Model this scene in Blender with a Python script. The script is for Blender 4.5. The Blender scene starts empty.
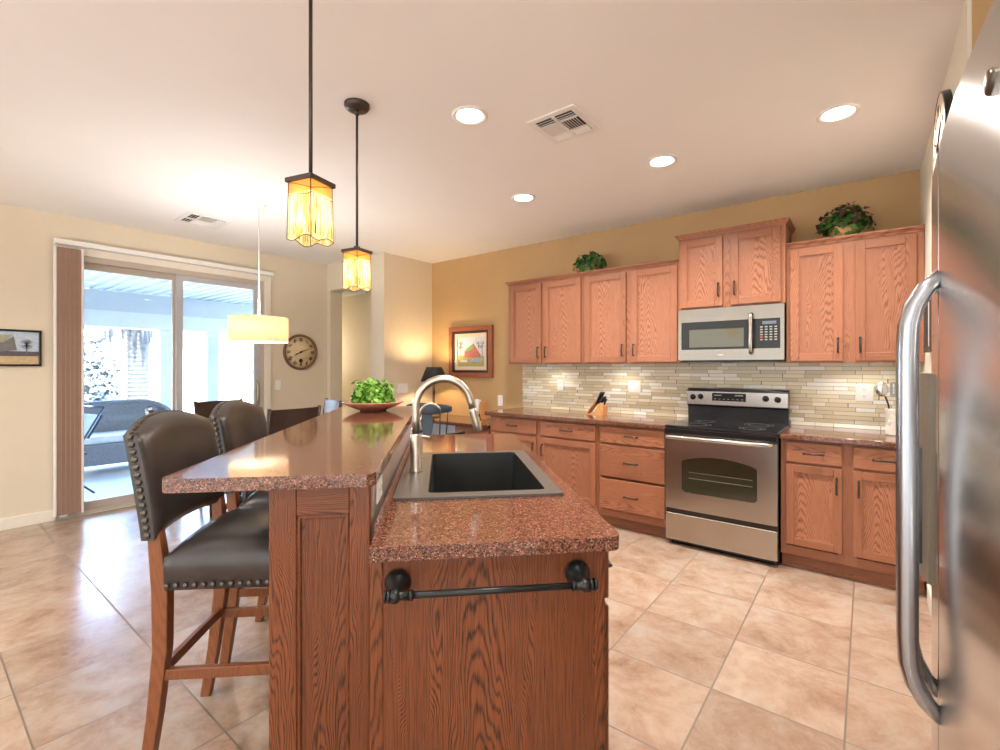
import bpy, bmesh, math, random
from mathutils import Vector, Matrix, Euler
R = math.radians
PI = math.pi
random.seed(7)
S = bpy.context.scene
COL = S.collection

# ------------------------------------------------------------------ camera
cam_data = bpy.data.cameras.new('camera')
cam_data.sensor_width = 36
cam_data.lens = 470 / 1000 * 36
cam_data.shift_y = -0.008
cam_data.clip_start = 0.02
cam = bpy.data.objects.new('camera', cam_data)
cam.location = (0, 0, 1.366)
cam.rotation_euler = (R(90), 0, R(38))
COL.objects.link(cam)
S.camera = cam

# ------------------------------------------------------------------ world, sun, exposure
S.view_settings.view_transform = 'Standard'
S.view_settings.look = 'None'
S.view_settings.gamma = 1
S.view_settings.use_curve_mapping = False
S.view_settings.exposure = 0.7
W = bpy.data.worlds.new('sky')
S.world = W
W.use_nodes = True
wn, wl = W.node_tree.nodes, W.node_tree.links
wn.clear()
w_out = wn.new('ShaderNodeOutputWorld')
w_bg = wn.new('ShaderNodeBackground')
w_tc = wn.new('ShaderNodeTexCoord')
w_sep = wn.new('ShaderNodeVectorMath')
w_sep.operation = 'DOT_PRODUCT'
w_sep.inputs[1].default_value = (-.82, .57, 0)
w_map = wn.new('ShaderNodeMapRange')
w_map.inputs['From Min'].default_value = 0.85
w_map.inputs['From Max'].default_value = 0.35
w_mix = wn.new('ShaderNodeMix')
w_mix.data_type = 'RGBA'
w_mix.inputs[6].default_value = (13, 21, 35, 1)      # bright blue-white sky over the patio (-X)
w_mix.inputs[7].default_value = (1.28, 1.28, 1.26, 1)     # softer daylight elsewhere
wl.new(w_tc.outputs['Generated'], w_sep.inputs[0])
wl.new(w_sep.outputs['Value'], w_map.inputs['Value'])
wl.new(w_map.outputs[0], w_mix.inputs[0])
wl.new(w_mix.outputs[2], w_bg.inputs[0])
w_bg.inputs[1].default_value = 1.25
wl.new(w_bg.outputs[0], w_out.inputs[0])

sun_d = bpy.data.lights.new('sun', 'SUN')
sun_d.energy = 22
sun_d.angle = R(3)
sun_d.color = (.93, .97, 1)
sun = bpy.data.objects.new('sun', sun_d)
sun.rotation_euler = Vector((-.55, .15, -.8)).to_track_quat('-Z', 'Y').to_euler()
sun.location = (-2, 0, 8)
COL.objects.link(sun)

# ------------------------------------------------------------------ materials
class NT:
    def __init__(s, name):
        s.m = bpy.data.materials.new(name); s.m.use_nodes = True
        s.n = s.m.node_tree.nodes; s.l = s.m.node_tree.links
        s.b = s.n['Principled BSDF']; s.out = s.n['Material Output']
    def new(s, t, **k):
        n = s.n.new(t)
        for a, v in k.items(): setattr(n, a, v)
        return n
    def math(s, op, a, b=None, c=None):
        n = s.new('ShaderNodeMath', operation=op)
        for i, v in enumerate((a, b, c)):
            if v is None: continue
            if isinstance(v, (int, float)): n.inputs[i].default_value = v
            else: s.l.new(v, n.inputs[i])
        return n.outputs[0]
    def ramp(s, fac, stops, interp='LINEAR'):
        n = s.new('ShaderNodeValToRGB'); e = n.color_ramp.elements; n.color_ramp.interpolation = interp
        while len(e) > 1: e.remove(e[-1])
        e[0].position = stops[0][0]; e[0].color = (*stops[0][1], 1)
        for p, c in stops[1:]:
            x = e.new(p); x.color = (*c, 1)
        s.l.new(fac, n.inputs[0]); return n.outputs[0]
    def coord(s, kind='Object', scale=(1, 1, 1), loc=(0, 0, 0), rnd=0):
        tc = s.new('ShaderNodeTexCoord'); mp = s.new('ShaderNodeMapping')
        mp.inputs['Scale'].default_value = scale; mp.inputs['Location'].default_value = loc
        src = tc.outputs[kind]
        if rnd:
            oi = s.new('ShaderNodeObjectInfo'); ad = s.new('ShaderNodeVectorMath', operation='MULTIPLY_ADD')
            cb = s.new('ShaderNodeCombineXYZ')
            for i in range(3): s.l.new(oi.outputs['Random'], cb.inputs[i])
            s.l.new(cb.outputs[0], ad.inputs[0]); ad.inputs[1].default_value = (rnd, rnd * 1.7, rnd * 2.3)
            s.l.new(src, ad.inputs[2]); src = ad.outputs[0]
        s.l.new(src, mp.inputs[0]); return mp.outputs[0]
    def noise(s, vec, scale=5, detail=3, rough=.5, dist=0):
        n = s.new('ShaderNodeTexNoise'); n.inputs['Scale'].default_value = scale
        n.inputs['Detail'].default_value = detail; n.inputs['Roughness'].default_value = rough
        n.inputs['Distortion'].default_value = dist
        s.l.new(vec, n.inputs['Vector']); return n.outputs['Fac']
    def mix(s, fac, a, b, blend='MIX'):
        n = s.new('ShaderNodeMix', data_type='RGBA', blend_type=blend)
        for i, v in ((0, fac), (6, a), (7, b)):
            if isinstance(v, (int, float)): n.inputs[i].default_value = v
            elif isinstance(v, tuple): n.inputs[i].default_value = (*v, 1)
            else: s.l.new(v, n.inputs[i])
        return n.outputs[2]
    def bump(s, h, strength=.2, dist=.002):
        n = s.new('ShaderNodeBump'); n.inputs['Strength'].default_value = strength; n.inputs['Distance'].default_value = dist
        s.l.new(h, n.inputs['Height']); s.l.new(n.outputs[0], s.b.inputs['Normal'])
    def set(s, color=None, rough=None, metal=None, spec=None, coat=None, emit=None, es=None):
        for k, v in (('Base Color', color), ('Roughness', rough), ('Metallic', metal), ('Specular IOR Level', spec), ('Coat Weight', coat), ('Emission Color', emit), ('Emission Strength', es)):
            if v is None: continue
            i = s.b.inputs[k]
            if isinstance(v, tuple): i.default_value = (*v, 1)
            elif isinstance(v, (int, float)): i.default_value = v
            else: s.l.new(v, i)
        return s.m

def plain(name, c, rough=.5, metal=0, spec=.5, var=.06, scale=12, bump=0, emit=None, es=None, coat=None):
    t = NT(name)
    n = t.noise(t.coord(), scale, 4, .6)
    f = t.ramp(n, [(.3, tuple(x * (1 - var) for x in c)), (.7, tuple(min(1, x * (1 + var)) for x in c))])
    if bump: t.bump(t.noise(t.coord(), scale * 6, 3), bump, .002)
    return t.set(f, rough, metal, spec, coat, emit, es)

def oak(name, light, dark, axis='z', k=360., kz=12., contrast=1., rough=.35, pore=.5, spec=.4):
    t = NT(name)
    v = t.coord('Object', rnd=0)
    oi = t.new('ShaderNodeObjectInfo')
    sp = t.new('ShaderNodeSeparateXYZ'); t.l.new(v, sp.inputs[0])
    a, b = ('X', 'Z') if axis == 'z' else ('Z', 'X')
    if axis == 'y': a, b = 'X', 'Y'
    rnd = oi.outputs['Random']
    nv = t.coord('Object', scale={'z': (9, 9, 1.6), 'x': (1.6, 9, 9), 'y': (9, 1.6, 9)}[axis], rnd=13)
    n1 = t.noise(nv, 1, 2, .5)
    off = t.math('MULTIPLY_ADD', rnd, .22, -.11)
    x = t.math('ADD', sp.outputs[a], off)
    x = t.math('MULTIPLY_ADD', n1, .15, t.math('SUBTRACT', x, .075))
    x2 = t.math('MULTIPLY', t.math('MULTIPLY', x, x), k)
    z = t.math('MULTIPLY', sp.outputs[b], kz)
    tt = t.math('ADD', t.math('ADD', x2, z), t.math('MULTIPLY', rnd, 37.))
    yy = t.math('MULTIPLY', sp.outputs['Y' if axis != 'y' else 'Z'], 60.)
    tt = t.math('ADD', tt, yy)
    n2 = t.noise(t.coord('Object', scale={'z': (60, 60, 6), 'x': (6, 60, 60), 'y': (60, 6, 60)}[axis], rnd=5), 1, 3, .6)
    tt = t.math('MULTIPLY_ADD', n2, 1.5, tt)
    w = t.math('SINE', t.math('MULTIPLY', tt, 2 * PI))
    w = t.math('MULTIPLY_ADD', w, .5, .5)
    w = t.math('POWER', w, 2.8)
    p = t.noise(t.coord('Object', scale={'z': (420, 420, 9), 'x': (9, 420, 420), 'y': (420, 9, 420)}[axis], rnd=3), 1, 2, .6)
    pr = t.ramp(p, [(.38, (1, 1, 1)), (.55, (0, 0, 0))])
    f = t.math('MULTIPLY', w, t.math('MULTIPLY_ADD', n2, .8, .35))
    f = t.math('MULTIPLY', f, contrast)
    f = t.math('ADD', f, t.math('MULTIPLY', pr, pore * .55))
    f = t.math('MINIMUM', f, 1.0)
    tone = t.math('MULTIPLY_ADD', rnd, .16, .92)
    c = t.mix(f, light, dark)
    hs = t.new('ShaderNodeHueSaturation'); t.l.new(c, hs.inputs['Color']); t.l.new(tone, hs.inputs['Value'])
    t.bump(f, .08, .001)
    return t.set(hs.outputs[0], rough, 0, spec)

def granite(name='granite'):
    t = NT(name)
    v = t.coord('Object')
    vo = t.new('ShaderNodeTexVoronoi'); vo.inputs['Scale'].default_value = 330; t.l.new(v, vo.inputs['Vector'])
    wn_ = t.new('ShaderNodeSeparateColor'); t.l.new(vo.outputs['Color'], wn_.inputs[0])
    c = t.ramp(wn_.outputs[0], [(0, (.022, .013, .01)), (.14, (.08, .035, .024)), (.34, (.165, .065, .042)), (.60, (.22, .085, .052)), (.82, (.29, .13, .085)), (.95, (.36, .25, .19))], 'CONSTANT')
    n = t.noise(t.coord('Object'), 60, 4, .7)
    c2 = t.ramp(n, [(.35, (.60, .55, .52)), (.6, (1.1, 1.05, 1.0))])
    c = t.mix(1.0, c, c2, 'MULTIPLY')
    return t.set(c, .09, 0, .5, .15)

def tile_floor():
    t = NT('floor_tile')
    tc = t.new('ShaderNodeTexCoord'); sp = t.new('ShaderNodeSeparateXYZ'); t.l.new(tc.outputs['Object'], sp.inputs[0])
    T = .457
    def line(o, off):
        u = t.math('DIVIDE', t.math('SUBTRACT', o, off), T)
        fr = t.math('FRACT', t.math('ADD', u, 200.0))
        d = t.math('ABSOLUTE', t.math('SUBTRACT', fr, .5))
        return t.math('FLOOR', t.math('ADD', u, 200.0)), d
    ix, dx = line(sp.outputs['X'], -.065)
    iy, dy = line(sp.outputs['Y'], .297)
    d = t.math('MAXIMUM', dx, dy)
    g = t.math('GREATER_THAN', d, .492)
    cb = t.new('ShaderNodeCombineXYZ'); t.l.new(ix, cb.inputs[0]); t.l.new(iy, cb.inputs[1])
    wh = t.new('ShaderNodeTexWhiteNoise', noise_dimensions='3D'); t.l.new(cb.outputs[0], wh.inputs['Vector'])
    ad = t.new('ShaderNodeVectorMath', operation='MULTIPLY_ADD')
    t.l.new(wh.outputs['Color'], ad.inputs[0]); ad.inputs[1].default_value = (9, 9, 9); t.l.new(tc.outputs['Object'], ad.inputs[2])
    n = t.noise(ad.outputs[0], 4.2, 10, .70, .35)
    n2 = t.noise(ad.outputs[0], 16, 8, .75, .3)
    c = t.ramp(n, [(.30, (.25, .145, .098)), (.43, (.355, .24, .172)), (.56, (.42, .315, .243)), (.70, (.44, .375, .315))])
    c = t.mix(.5, c, t.ramp(n2, [(.3, (.80, .76, .73)), (.7, (1.1, 1.08, 1.05))]), 'MULTIPLY')
    tv = t.math('MULTIPLY_ADD', wh.outputs['Value'], .18, .90)
    hs = t.new('ShaderNodeHueSaturation'); t.l.new(c, hs.inputs['Color']); t.l.new(tv, hs.inputs['Value'])
    c = t.mix(g, hs.outputs[0], (.17, .12, .085))
    h = t.math('SUBTRACT', t.math('MULTIPLY', n2, .25), g)
    t.bump(h, .25, .003)
    r = t.math('MULTIPLY_ADD', n2, .18, .13)
    r = t.math('MULTIPLY_ADD', g, .4, r)
    return t.set(c, r, 0, .75)

def mosaic():
    t = NT('mosaic_tile')
    tc = t.new('ShaderNodeTexCoord'); sp = t.new('ShaderNodeSeparateXYZ'); t.l.new(tc.outputs['Object'], sp.inputs[0])
    u, v = sp.outputs['X'], sp.outputs['Z']
    row = t.math('DIVIDE', v, .0305)
    ri = t.math('FLOOR', t.math('ADD', row, 100.))
    rf = t.math('FRACT', t.math('ADD', row, 100.))
    w1 = t.new('ShaderNodeTexWhiteNoise', noise_dimensions='1D'); t.l.new(ri, w1.inputs['W'])
    sc = t.math('MULTIPLY_ADD', w1.outputs['Value'], .09, .13)
    ph = t.math('MULTIPLY', w1.outputs['Value'], 31.7)
    uu = t.math('ADD', t.math('DIVIDE', t.math('ADD', u, 10.), sc), ph)
    # uneven lengths inside a row
    uu = t.math('ADD', uu, t.math('MULTIPLY', t.math('SINE', t.math('MULTIPLY', uu, 2.3)), .28))
    ui = t.math('FLOOR', uu); uf = t.math('FRACT', uu)
    cb = t.new('ShaderNodeCombineXYZ'); t.l.new(ui, cb.inputs[0]); t.l.new(ri, cb.inputs[1])
    wh = t.new('ShaderNodeTexWhiteNoise', noise_dimensions='2D'); t.l.new(cb.outputs[0], wh.inputs['Vector'])
    c = t.ramp(wh.outputs['Value'], [(0, (.72, .62, .42)), (.18, (.86, .80, .66)), (.36, (.62, .54, .36)), (.52, (.78, .70, .49)), (.68, (.90, .87, .78)), (.82, (.66, .61, .47)), (.92, (.80, .71, .50))], 'CONSTANT')
    gv = t.math('GREATER_THAN', t.math('ABSOLUTE', t.math('SUBTRACT', rf, .5)), .455)
    gu = t.math('GREATER_THAN', t.math('ABSOLUTE', t.math('SUBTRACT', uf, .5)), .49)
    g = t.math('MAXIMUM', gv, gu)
    c = t.mix(g, c, (.22, .18, .125))
    t.bump(t.math('SUBTRACT', 1.0, g), .3, .002)
    return t.set(c, t.math('MULTIPLY_ADD', g, .5, .18), 0, .5)

def brushed(name, c, rough=.22, axis='x', aniso=.5):
    t = NT(name)
    n = t.noise(t.coord('Object', scale=(4, 4, 400) if axis == 'x' else (400, 400, 4)), 1, 2)
    f = t.ramp(n, [(.3, tuple(x * .94 for x in c)), (.7, c)])
    return t.set(f, t.math('MULTIPLY_ADD', n, .06, rough - .03), 1, .5)

def glass_mat(name, tint=(.97, .99, 1.0), refl=1.0, rough=.0):
    t = NT(name)
    tr = t.new('ShaderNodeBsdfTransparent'); tr.inputs[0].default_value = (*tint, 1)
    gl = t.new('ShaderNodeBsdfGlossy'); gl.inputs['Roughness'].default_value = rough
    fr = t.new('ShaderNodeFresnel'); fr.inputs[0].default_value = 1.45
    mx = t.new('ShaderNodeMixShader')
    t.l.new(t.math('MULTIPLY', fr.outputs[0], refl), mx.inputs[0])
    t.l.new(tr.outputs[0], mx.inputs[1]); t.l.new(gl.outputs[0], mx.inputs[2])
    t.l.new(mx.outputs[0], t.out.inputs[0]); return t.m

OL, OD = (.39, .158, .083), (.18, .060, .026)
M = dict(
    oak_v=oak('oak_cabinet_upright', OL, OD, 'z', 1500, 13, .85),
    oak_h=oak('oak_cabinet_crosswise', OL, OD, 'x', 1200, 9, .85),
    oak_p=oak('oak_cabinet_panel', (.42, .175, .096), OD, 'z', 1000, 17, 1.0),
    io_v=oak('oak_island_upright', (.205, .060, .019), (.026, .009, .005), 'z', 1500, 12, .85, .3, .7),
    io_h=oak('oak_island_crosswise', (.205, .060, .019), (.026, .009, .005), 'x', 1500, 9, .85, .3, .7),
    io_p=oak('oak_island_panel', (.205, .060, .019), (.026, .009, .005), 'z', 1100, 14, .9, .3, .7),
    granite=granite(), floor=tile_floor(), mosaic=mosaic(),
    wall_cream=plain('wall_paint_cream', (.72, .635, .49), .7, var=.02, scale=3, bump=.06),
    wall_tan=plain('wall_paint_tan', (.52, .335, .155), .7, var=.03, scale=3, bump=.06),
    wall_tan_lit=plain('wall_paint_tan_lit', (.76, .70, .57), .7, var=.02, scale=3, bump=.06),  # tan paint made pale: daylight on the right wall put into the colour
    ceil=plain('ceiling_paint', (.88, .865, .84), .8, var=.012, scale=2, bump=.08),
    white=plain('white_paint', (.82, .80, .76), .45, var=.02),
    trimw=plain('trim_paint', (.80, .74, .64), .5, var=.02),
    taupe=plain('taupe_frame', (.52, .45, .38), .5, var=.03),
    alu=plain('grey_aluminium', (.50, .51, .52), .4, var=.02),
    blind=plain('brown_vane', (.30, .185, .135), .6, var=.05),
    bronze=plain('dark_bronze', (.075, .058, .05), .38, .7, var=.1),
    pull=plain('bronze_pull', (.055, .045, .038), .35, .6, var=.1),
    blackm=plain('black_iron', (.012, .013, .013), .3, .3, var=.1),
    steel=brushed('brushed_steel', (.55, .51, .46), .24),
    mwsteel=brushed('microwave_steel', (.31, .28, .235), .26),
    steel_v=brushed('brushed_steel_door', (.62, .61, .61), .2, 'z'),
    handle=brushed('handle_steel', (.42, .44, .47), .26, 'z'),
    nickel=brushed('brushed_nickel', (.56, .51, .43), .34, 'z'),
    black=plain('black_enamel', (.012, .012, .013), .12, spec=.6, var=.05),
    ovenglass=plain('oven_glass', (.035, .032, .018), .05, spec=.8, var=.05),
    mwglass=plain('microwave_glass', (.09, .09, .062), .06, spec=.5, var=.02),
    darkgrey=plain('dark_panel', (.018, .018, .018), .22, spec=.3, var=.05),
    sinkrim_sheen=plain('sink_rim_sheen', (.085, .079, .07), .3, var=.04, scale=200),  # dark composite lightened, gloss reflection on the rim put into its colour
    sinkin=plain('sink_composite', (.018, .019, .018), .35, var=.2, scale=200),
    leather=plain('brown_leather', (.036, .028, .025), .32, spec=.6, var=.22, scale=9, bump=.12),
    stoolw=oak('stool_wood', (.235, .080, .030), (.11, .034, .012), 'z', 300, 10, .5, .3, .2),
    stoolw_h=oak('stool_wood_crosswise', (.235, .080, .030), (.11, .034, .012), 'y', 300, 10, .5, .3, .2),
    nail=plain('antique_nail', (.11, .10, .085), .28, .9, var=.1),
    dark_wood=plain('espresso_wood', (.042, .024, .019), .35, var=.15, scale=20),
    seatgrey=plain('grey_cushion', (.30, .27, .25), .6, var=.1),
    plastic=plain('white_plastic', (.85, .84, .81), .35, var=.01),
    slot=plain('dark_slot', (.05, .045, .04), .6),
    knife=plain('black_handle', (.01, .01, .01), .35),
    blockw=oak('knife_block_wood', (.62, .30, .11), (.45, .19, .07), 'z', 200, 10, .5, .35, .2),
    crock=plain('white_crock', (.66, .62, .54), .3, var=.02),
    lampblack=plain('lamp_shade_black', (.022, .019, .016), .6, var=.1),
    brass=plain('aged_brass', (.30, .20, .07), .3, .8, var=.15),
    basket=plain('wicker', (.50, .28, .10), .6, var=.3, scale=60, bump=.4),
    winered=plain('wine_red_leaf', (.09, .022, .02), .45, var=.2),
    plate=plain('glazed_plate', (.46, .16, .085), .18, var=.3, scale=18),
    plate_in=plain('plate_rim_glaze', (.62, .38, .27), .2, var=.2, scale=25),
    soil=plain('potting_soil', (.03, .02, .013), .9, var=.3),
    terracotta=plain('terracotta', (.55, .17, .07), .5, var=.1),
    petal=plain('red_petal', (.65, .05, .03), .5, var=.1),
    concrete=plain('patio_concrete', (.42, .46, .50), .7, var=.05, scale=4),
    stucco=plain('white_stucco', (.90, .90, .88), .8, var=.02, scale=8),
    patio_white=plain('patio_white', (.62, .66, .68), .5, var=.02),
    patio_grey=plain('patio_beam_grey', (.48, .54, .56), .6, var=.02),
    wicker=plain('grey_wicker', (.20, .22, .25), .7, var=.35, scale=90, bump=.5),
    bluetube=plain('blue_metal', (.035, .06, .10), .4, .3),
    palm=plain('palm_bark', (.13, .14, .15), .9, var=.3, scale=14, bump=.4),
    dry=plain('dry_frond', (.15, .16, .17), .8, var=.2),
    roof=plain('roof_tile', (.42, .40, .38), .8, var=.1),
    gravel=plain('gravel', (.62, .58, .52), .9, var=.1, scale=30),
    clockwood=plain('clock_rim_wood', (.17, .085, .04), .4, var=.2),
    dial=plain('clock_dial', (.72, .58, .36), .5, var=.12, scale=9),
    ink=plain('dial_ink', (.03, .02, .015), .5),
    framered=plain('frame_mahogany', (.33, .105, .045), .3, var=.15),
    mat_cream=plain('cream_mat', (.78, .62, .46), .7, var=.02),
    deskgrey=plain('desk_paint', (.55, .60, .68), .5, var=.03),
    glass=glass_mat('door_glass'),
)
def emission(name, c, s):
    t = NT(name)
    n = t.noise(t.coord(), 30, 2)
    f = t.ramp(n, [(.3, tuple(x * .96 for x in c)), (.7, c)])
    return t.set((.8, .8, .8), .6, emit=f, es=s)
M['led'] = emission('lit_lens', (1, .97, .92), 9)
M['bulb'] = emission('lit_bulb', (1, .82, .52), 6)
def leafmat(name, a, b):
    t = NT(name)
    n = t.noise(t.coord(), 18, 3)
    c = t.ramp(n, [(.3, a), (.7, b)])
    return t.set(c, .45, 0, .4)
M['leaf_dark'] = leafmat('ivy_leaf_dark', (.018, .07, .014), (.07, .21, .035))
M['leaf_bright'] = leafmat('leaf_bright', (.06, .24, .02), (.27, .55, .06))
M['leaf_pale'] = leafmat('shrub_leaf_pale', (.08, .11, .11), (.25, .29, .30))
def art_glass():
    t = NT('stained_glass')
    v = t.coord('Object'); sp = t.new('ShaderNodeSeparateXYZ'); t.l.new(v, sp.inputs[0])
    z = t.math('DIVIDE', sp.outputs['Z'], .097)
    n = t.noise(t.coord('Object', scale=(40, 40, 9)), 1, 3, .6, .5)
    streak = t.ramp(n, [(.36, (.80, .40, .10)), (.48, (.95, .70, .34)), (.62, (1.0, .88, .58))])
    top = t.ramp(t.math('ADD', z, .0), [(0, (1, 1, 1)), (.60, (1, 1, 1)), (.68, (.85, .38, .10))])
    mr = t.math('GREATER_THAN', z, .60)
    c = t.mix(mr, streak, (.88, .36, .085))
    tl = t.new('ShaderNodeBsdfTranslucent'); t.l.new(c, tl.inputs[0])
    df = t.new('ShaderNodeBsdfDiffuse'); t.l.new(c, df.inputs[0])
    gl = t.new('ShaderNodeBsdfGlossy'); gl.inputs['Roughness'].default_value = .15
    m1 = t.new('ShaderNodeMixShader'); m1.inputs[0].default_value = .25
    t.l.new(tl.outputs[0], m1.inputs[1]); t.l.new(df.outputs[0], m1.inputs[2])
    m2 = t.new('ShaderNodeMixShader'); m2.inputs[0].default_value = .05
    t.l.new(m1.outputs[0], m2.inputs[1]); t.l.new(gl.outputs[0], m2.inputs[2])
    t.l.new(m2.outputs[0], t.out.inputs[0]); return t.m
M['artglass'] = art_glass()
def linen():
    t = NT('linen_shade')
    n = t.noise(t.coord('Object', scale=(160, 160, 50)), 1, 3, .6)
    c = t.ramp(n, [(.35, (.52, .40, .27)), (.65, (.76, .64, .48))])
    tl = t.new('ShaderNodeBsdfTranslucent'); t.l.new(c, tl.inputs[0])
    df = t.new('ShaderNodeBsdfDiffuse'); t.l.new(c, df.inputs[0])
    m1 = t.new('ShaderNodeMixShader'); m1.inputs[0].default_value = .45
    t.l.new(tl.outputs[0], m1.inputs[1]); t.l.new(df.outputs[0], m1.inputs[2])
    t.l.new(m1.outputs[0], t.out.inputs[0]); return t.m
M['linen'] = linen()

# ------------------------------------------------------------------ mesh helpers
class MB:
    def __init__(s): s.bm = bmesh.new(); s.mi = 0
    def _mark(s, n0):
        s.bm.faces.ensure_lookup_table()
        for f in s.bm.faces[n0:]: f.material_index = s.mi
    def box(s, x0, x1, y0, y1, z0, z1, bev=0, rot=None, seg=2):
        b = bmesh.new(); bmesh.ops.create_cube(b, size=1)
        sx, sy, sz = x1 - x0, y1 - y0, z1 - z0
        for v in b.verts: v.co = Vector((v.co.x * sx, v.co.y * sy, v.co.z * sz))
        if bev: bmesh.ops.bevel(b, geom=b.edges[:] , offset=min(bev, .49 * min(abs(sx), abs(sy), abs(sz))), segments=seg, profile=.5, affect='EDGES')
        mt = Matrix.Translation(((x0 + x1) / 2, (y0 + y1) / 2, (z0 + z1) / 2))
        if rot is not None: mt = mt @ rot
        s.join(b, mt); return s
    def join(s, b, mt=None):
        n0 = len(s.bm.faces)
        if mt is not None: b.transform(mt)
        mp = {v: s.bm.verts.new(v.co) for v in b.verts}
        for f in b.faces:
            try: nf = s.bm.faces.new([mp[v] for v in f.verts]); nf.smooth = f.smooth
            except ValueError: pass
        b.free(); s._mark(n0); return s
    def tube(s, pts, r, n=12, cap=True, closed=False):
        pts = [Vector(p) for p in pts]; n0 = len(s.bm.faces); N = len(pts)
        rs = r if isinstance(r, (list, tuple)) else [r] * N
        rings = []; up = None
        for i, p in enumerate(pts):
            if closed: d = (pts[(i + 1) % N] - pts[i - 1])
            elif i == 0: d = pts[1] - p
            elif i == N - 1: d = p - pts[i - 1]
            else: d = (pts[i + 1] - p).normalized() + (p - pts[i - 1]).normalized()
            d.normalize()
            if up is None:
                up = Vector((0, 0, 1)) if abs(d.z) < .9 else Vector((1, 0, 0))
            a = (up - d * up.dot(d))
            if a.length < 1e-4: a = d.orthogonal()
            a.normalize(); up = a; b = d.cross(a)
            rings.append([s.bm.verts.new(p + (a * math.cos(2 * PI * k / n) + b * math.sin(2 * PI * k / n)) * rs[i]) for k in range(n)])
        for i in range(N if closed else N - 1):
            A, B = rings[i], rings[(i + 1) % N]
            for k in range(n):
                f = s.bm.faces.new((A[k], A[(k + 1) % n], B[(k + 1) % n], B[k])); f.smooth = True
        if cap and not closed:
            s.bm.faces.new(rings[0][::-1]); s.bm.faces.new(rings[-1])
        s._mark(n0); return s
    def cyl(s, p0, p1, r, r2=None, n=20): return s.tube([p0, p1], [r, r if r2 is None else r2], n)
    def lathe(s, prof, c=(0, 0, 0), n=28, axis='z', smooth=True, cap=False):
        n0 = len(s.bm.faces); c = Vector(c); rings = []
        for r, h in prof:
            ring = []
            for k in range(n):
                a = 2 * PI * k / n; u, v = r * math.cos(a), r * math.sin(a)
                q = {'z': (u, v, h), 'y': (u, h, v), 'x': (h, u, v)}[axis]
                ring.append(s.bm.verts.new(c + Vector(q)))
            rings.append(ring)
        for A, B in zip(rings, rings[1:]):
            for k in range(n):
                f = s.bm.faces.new((A[k], A[(k + 1) % n], B[(k + 1) % n], B[k])); f.smooth = smooth
        for rg in (rings[0], rings[-1]):
            if cap and (rg[0].co - rg[n // 2].co).length > 1e-5: s.bm.faces.new(rg)
        s._mark(n0); return s
    def prism(s, poly, d0, d1, axis='y'):
        """poly of (u,v); axis y: u->x v->z ; axis x: u->y v->z ; axis z: u->x v->y"""
        n0 = len(s.bm.faces)
        def P(u, v, d): return {'y': (u, d, v), 'x': (d, u, v), 'z': (u, v, d)}[axis]
        A = [s.bm.verts.new(P(u, v, d0)) for u, v in poly]; B = [s.bm.verts.new(P(u, v, d1)) for u, v in poly]
        n = len(poly)
        for k in range(n): s.bm.faces.new((A[k], A[(k + 1) % n], B[(k + 1) % n], B[k]))
        s.bm.faces.new(A[::-1]); s.bm.faces.new(B); s._mark(n0); return s
    def plate(s, outer, holes, z0, z1, axis='z'):
        """flat plate with holes"""
        b = bmesh.new(); es = []
        for loop in [outer] + holes:
            vs = [b.verts.new((u, v, 0)) for u, v in loop]
            es += [b.edges.new((vs[i], vs[(i + 1) % len(vs)])) for i in range(len(vs))]
        bmesh.ops.triangle_fill(b, edges=es, use_beauty=True)
        r = bmesh.ops.extrude_face_region(b, geom=b.faces[:])
        for v in [g for g in r['geom'] if isinstance(g, bmesh.types.BMVert)]: v.co.z = z1 - z0
        mt = {'z': Matrix.Translation((0, 0, z0)),
              'y': Matrix(((1, 0, 0, 0), (0, 0, 1, z0), (0, 1, 0, 0), (0, 0, 0, 1))),
              'x': Matrix(((0, 0, 1, z0), (1, 0, 0, 0), (0, 1, 0, 0), (0, 0, 0, 1)))}[axis]
        s.join(b, mt); return s
    def ball(s, c, r, sc=(1, 1, 1), u=14, v=8):
        b = bmesh.new(); bmesh.ops.create_uvsphere(b, u_segments=u, v_segments=v, radius=r)
        for f in b.faces: f.smooth = True
        s.join(b, Matrix.Translation(c) @ Matrix.Diagonal((*sc, 1))); return s
    def leaves(s, c, rad, n, size, seed=0, hemi=True, shell=.45):
        rr = random.Random(seed); n0 = len(s.bm.faces)
        for _ in range(n):
            th = rr.uniform(0, 2 * PI); ph = math.acos(rr.uniform(0 if hemi else -1, 1)); q = rr.uniform(shell, 1)
            d = Vector((math.cos(th) * math.sin(ph), math.sin(th) * math.sin(ph), math.cos(ph)))
            p = Vector(c) + Vector((d.x * rad[0], d.y * rad[1], d.z * rad[2])) * q
            nrm = (d + Vector((rr.uniform(-.7, .7), rr.uniform(-.7, .7), rr.uniform(-.2, .9)))).normalized()
            t = nrm.orthogonal().normalized(); t = Matrix.Rotation(rr.uniform(0, 2 * PI), 3, nrm) @ t; b = nrm.cross(t)
            L = size * rr.uniform(.6, 1.25); w = L * .42
            A = s.bm.verts.new(p - t * L * .5); T = s.bm.verts.new(p + t * L * .5 - nrm * L * .12)
            m0 = s.bm.verts.new(p + nrm * L * .06); l1 = s.bm.verts.new(p + b * w - t * L * .08 + nrm * L * .13); r1 = s.bm.verts.new(p - b * w - t * L * .08 + nrm * L * .13)
            l2 = s.bm.verts.new(p + b * w * .55 + t * L * .25); r2 = s.bm.verts.new(p - b * w * .55 + t * L * .25)
            for f in ((A, m0, l1), (A, r1, m0), (l1, m0, l2), (m0, T, l2), (r1, r2, m0), (m0, r2, T)):
                s.bm.faces.new(f).smooth = True
        s._mark(n0); return s
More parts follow.
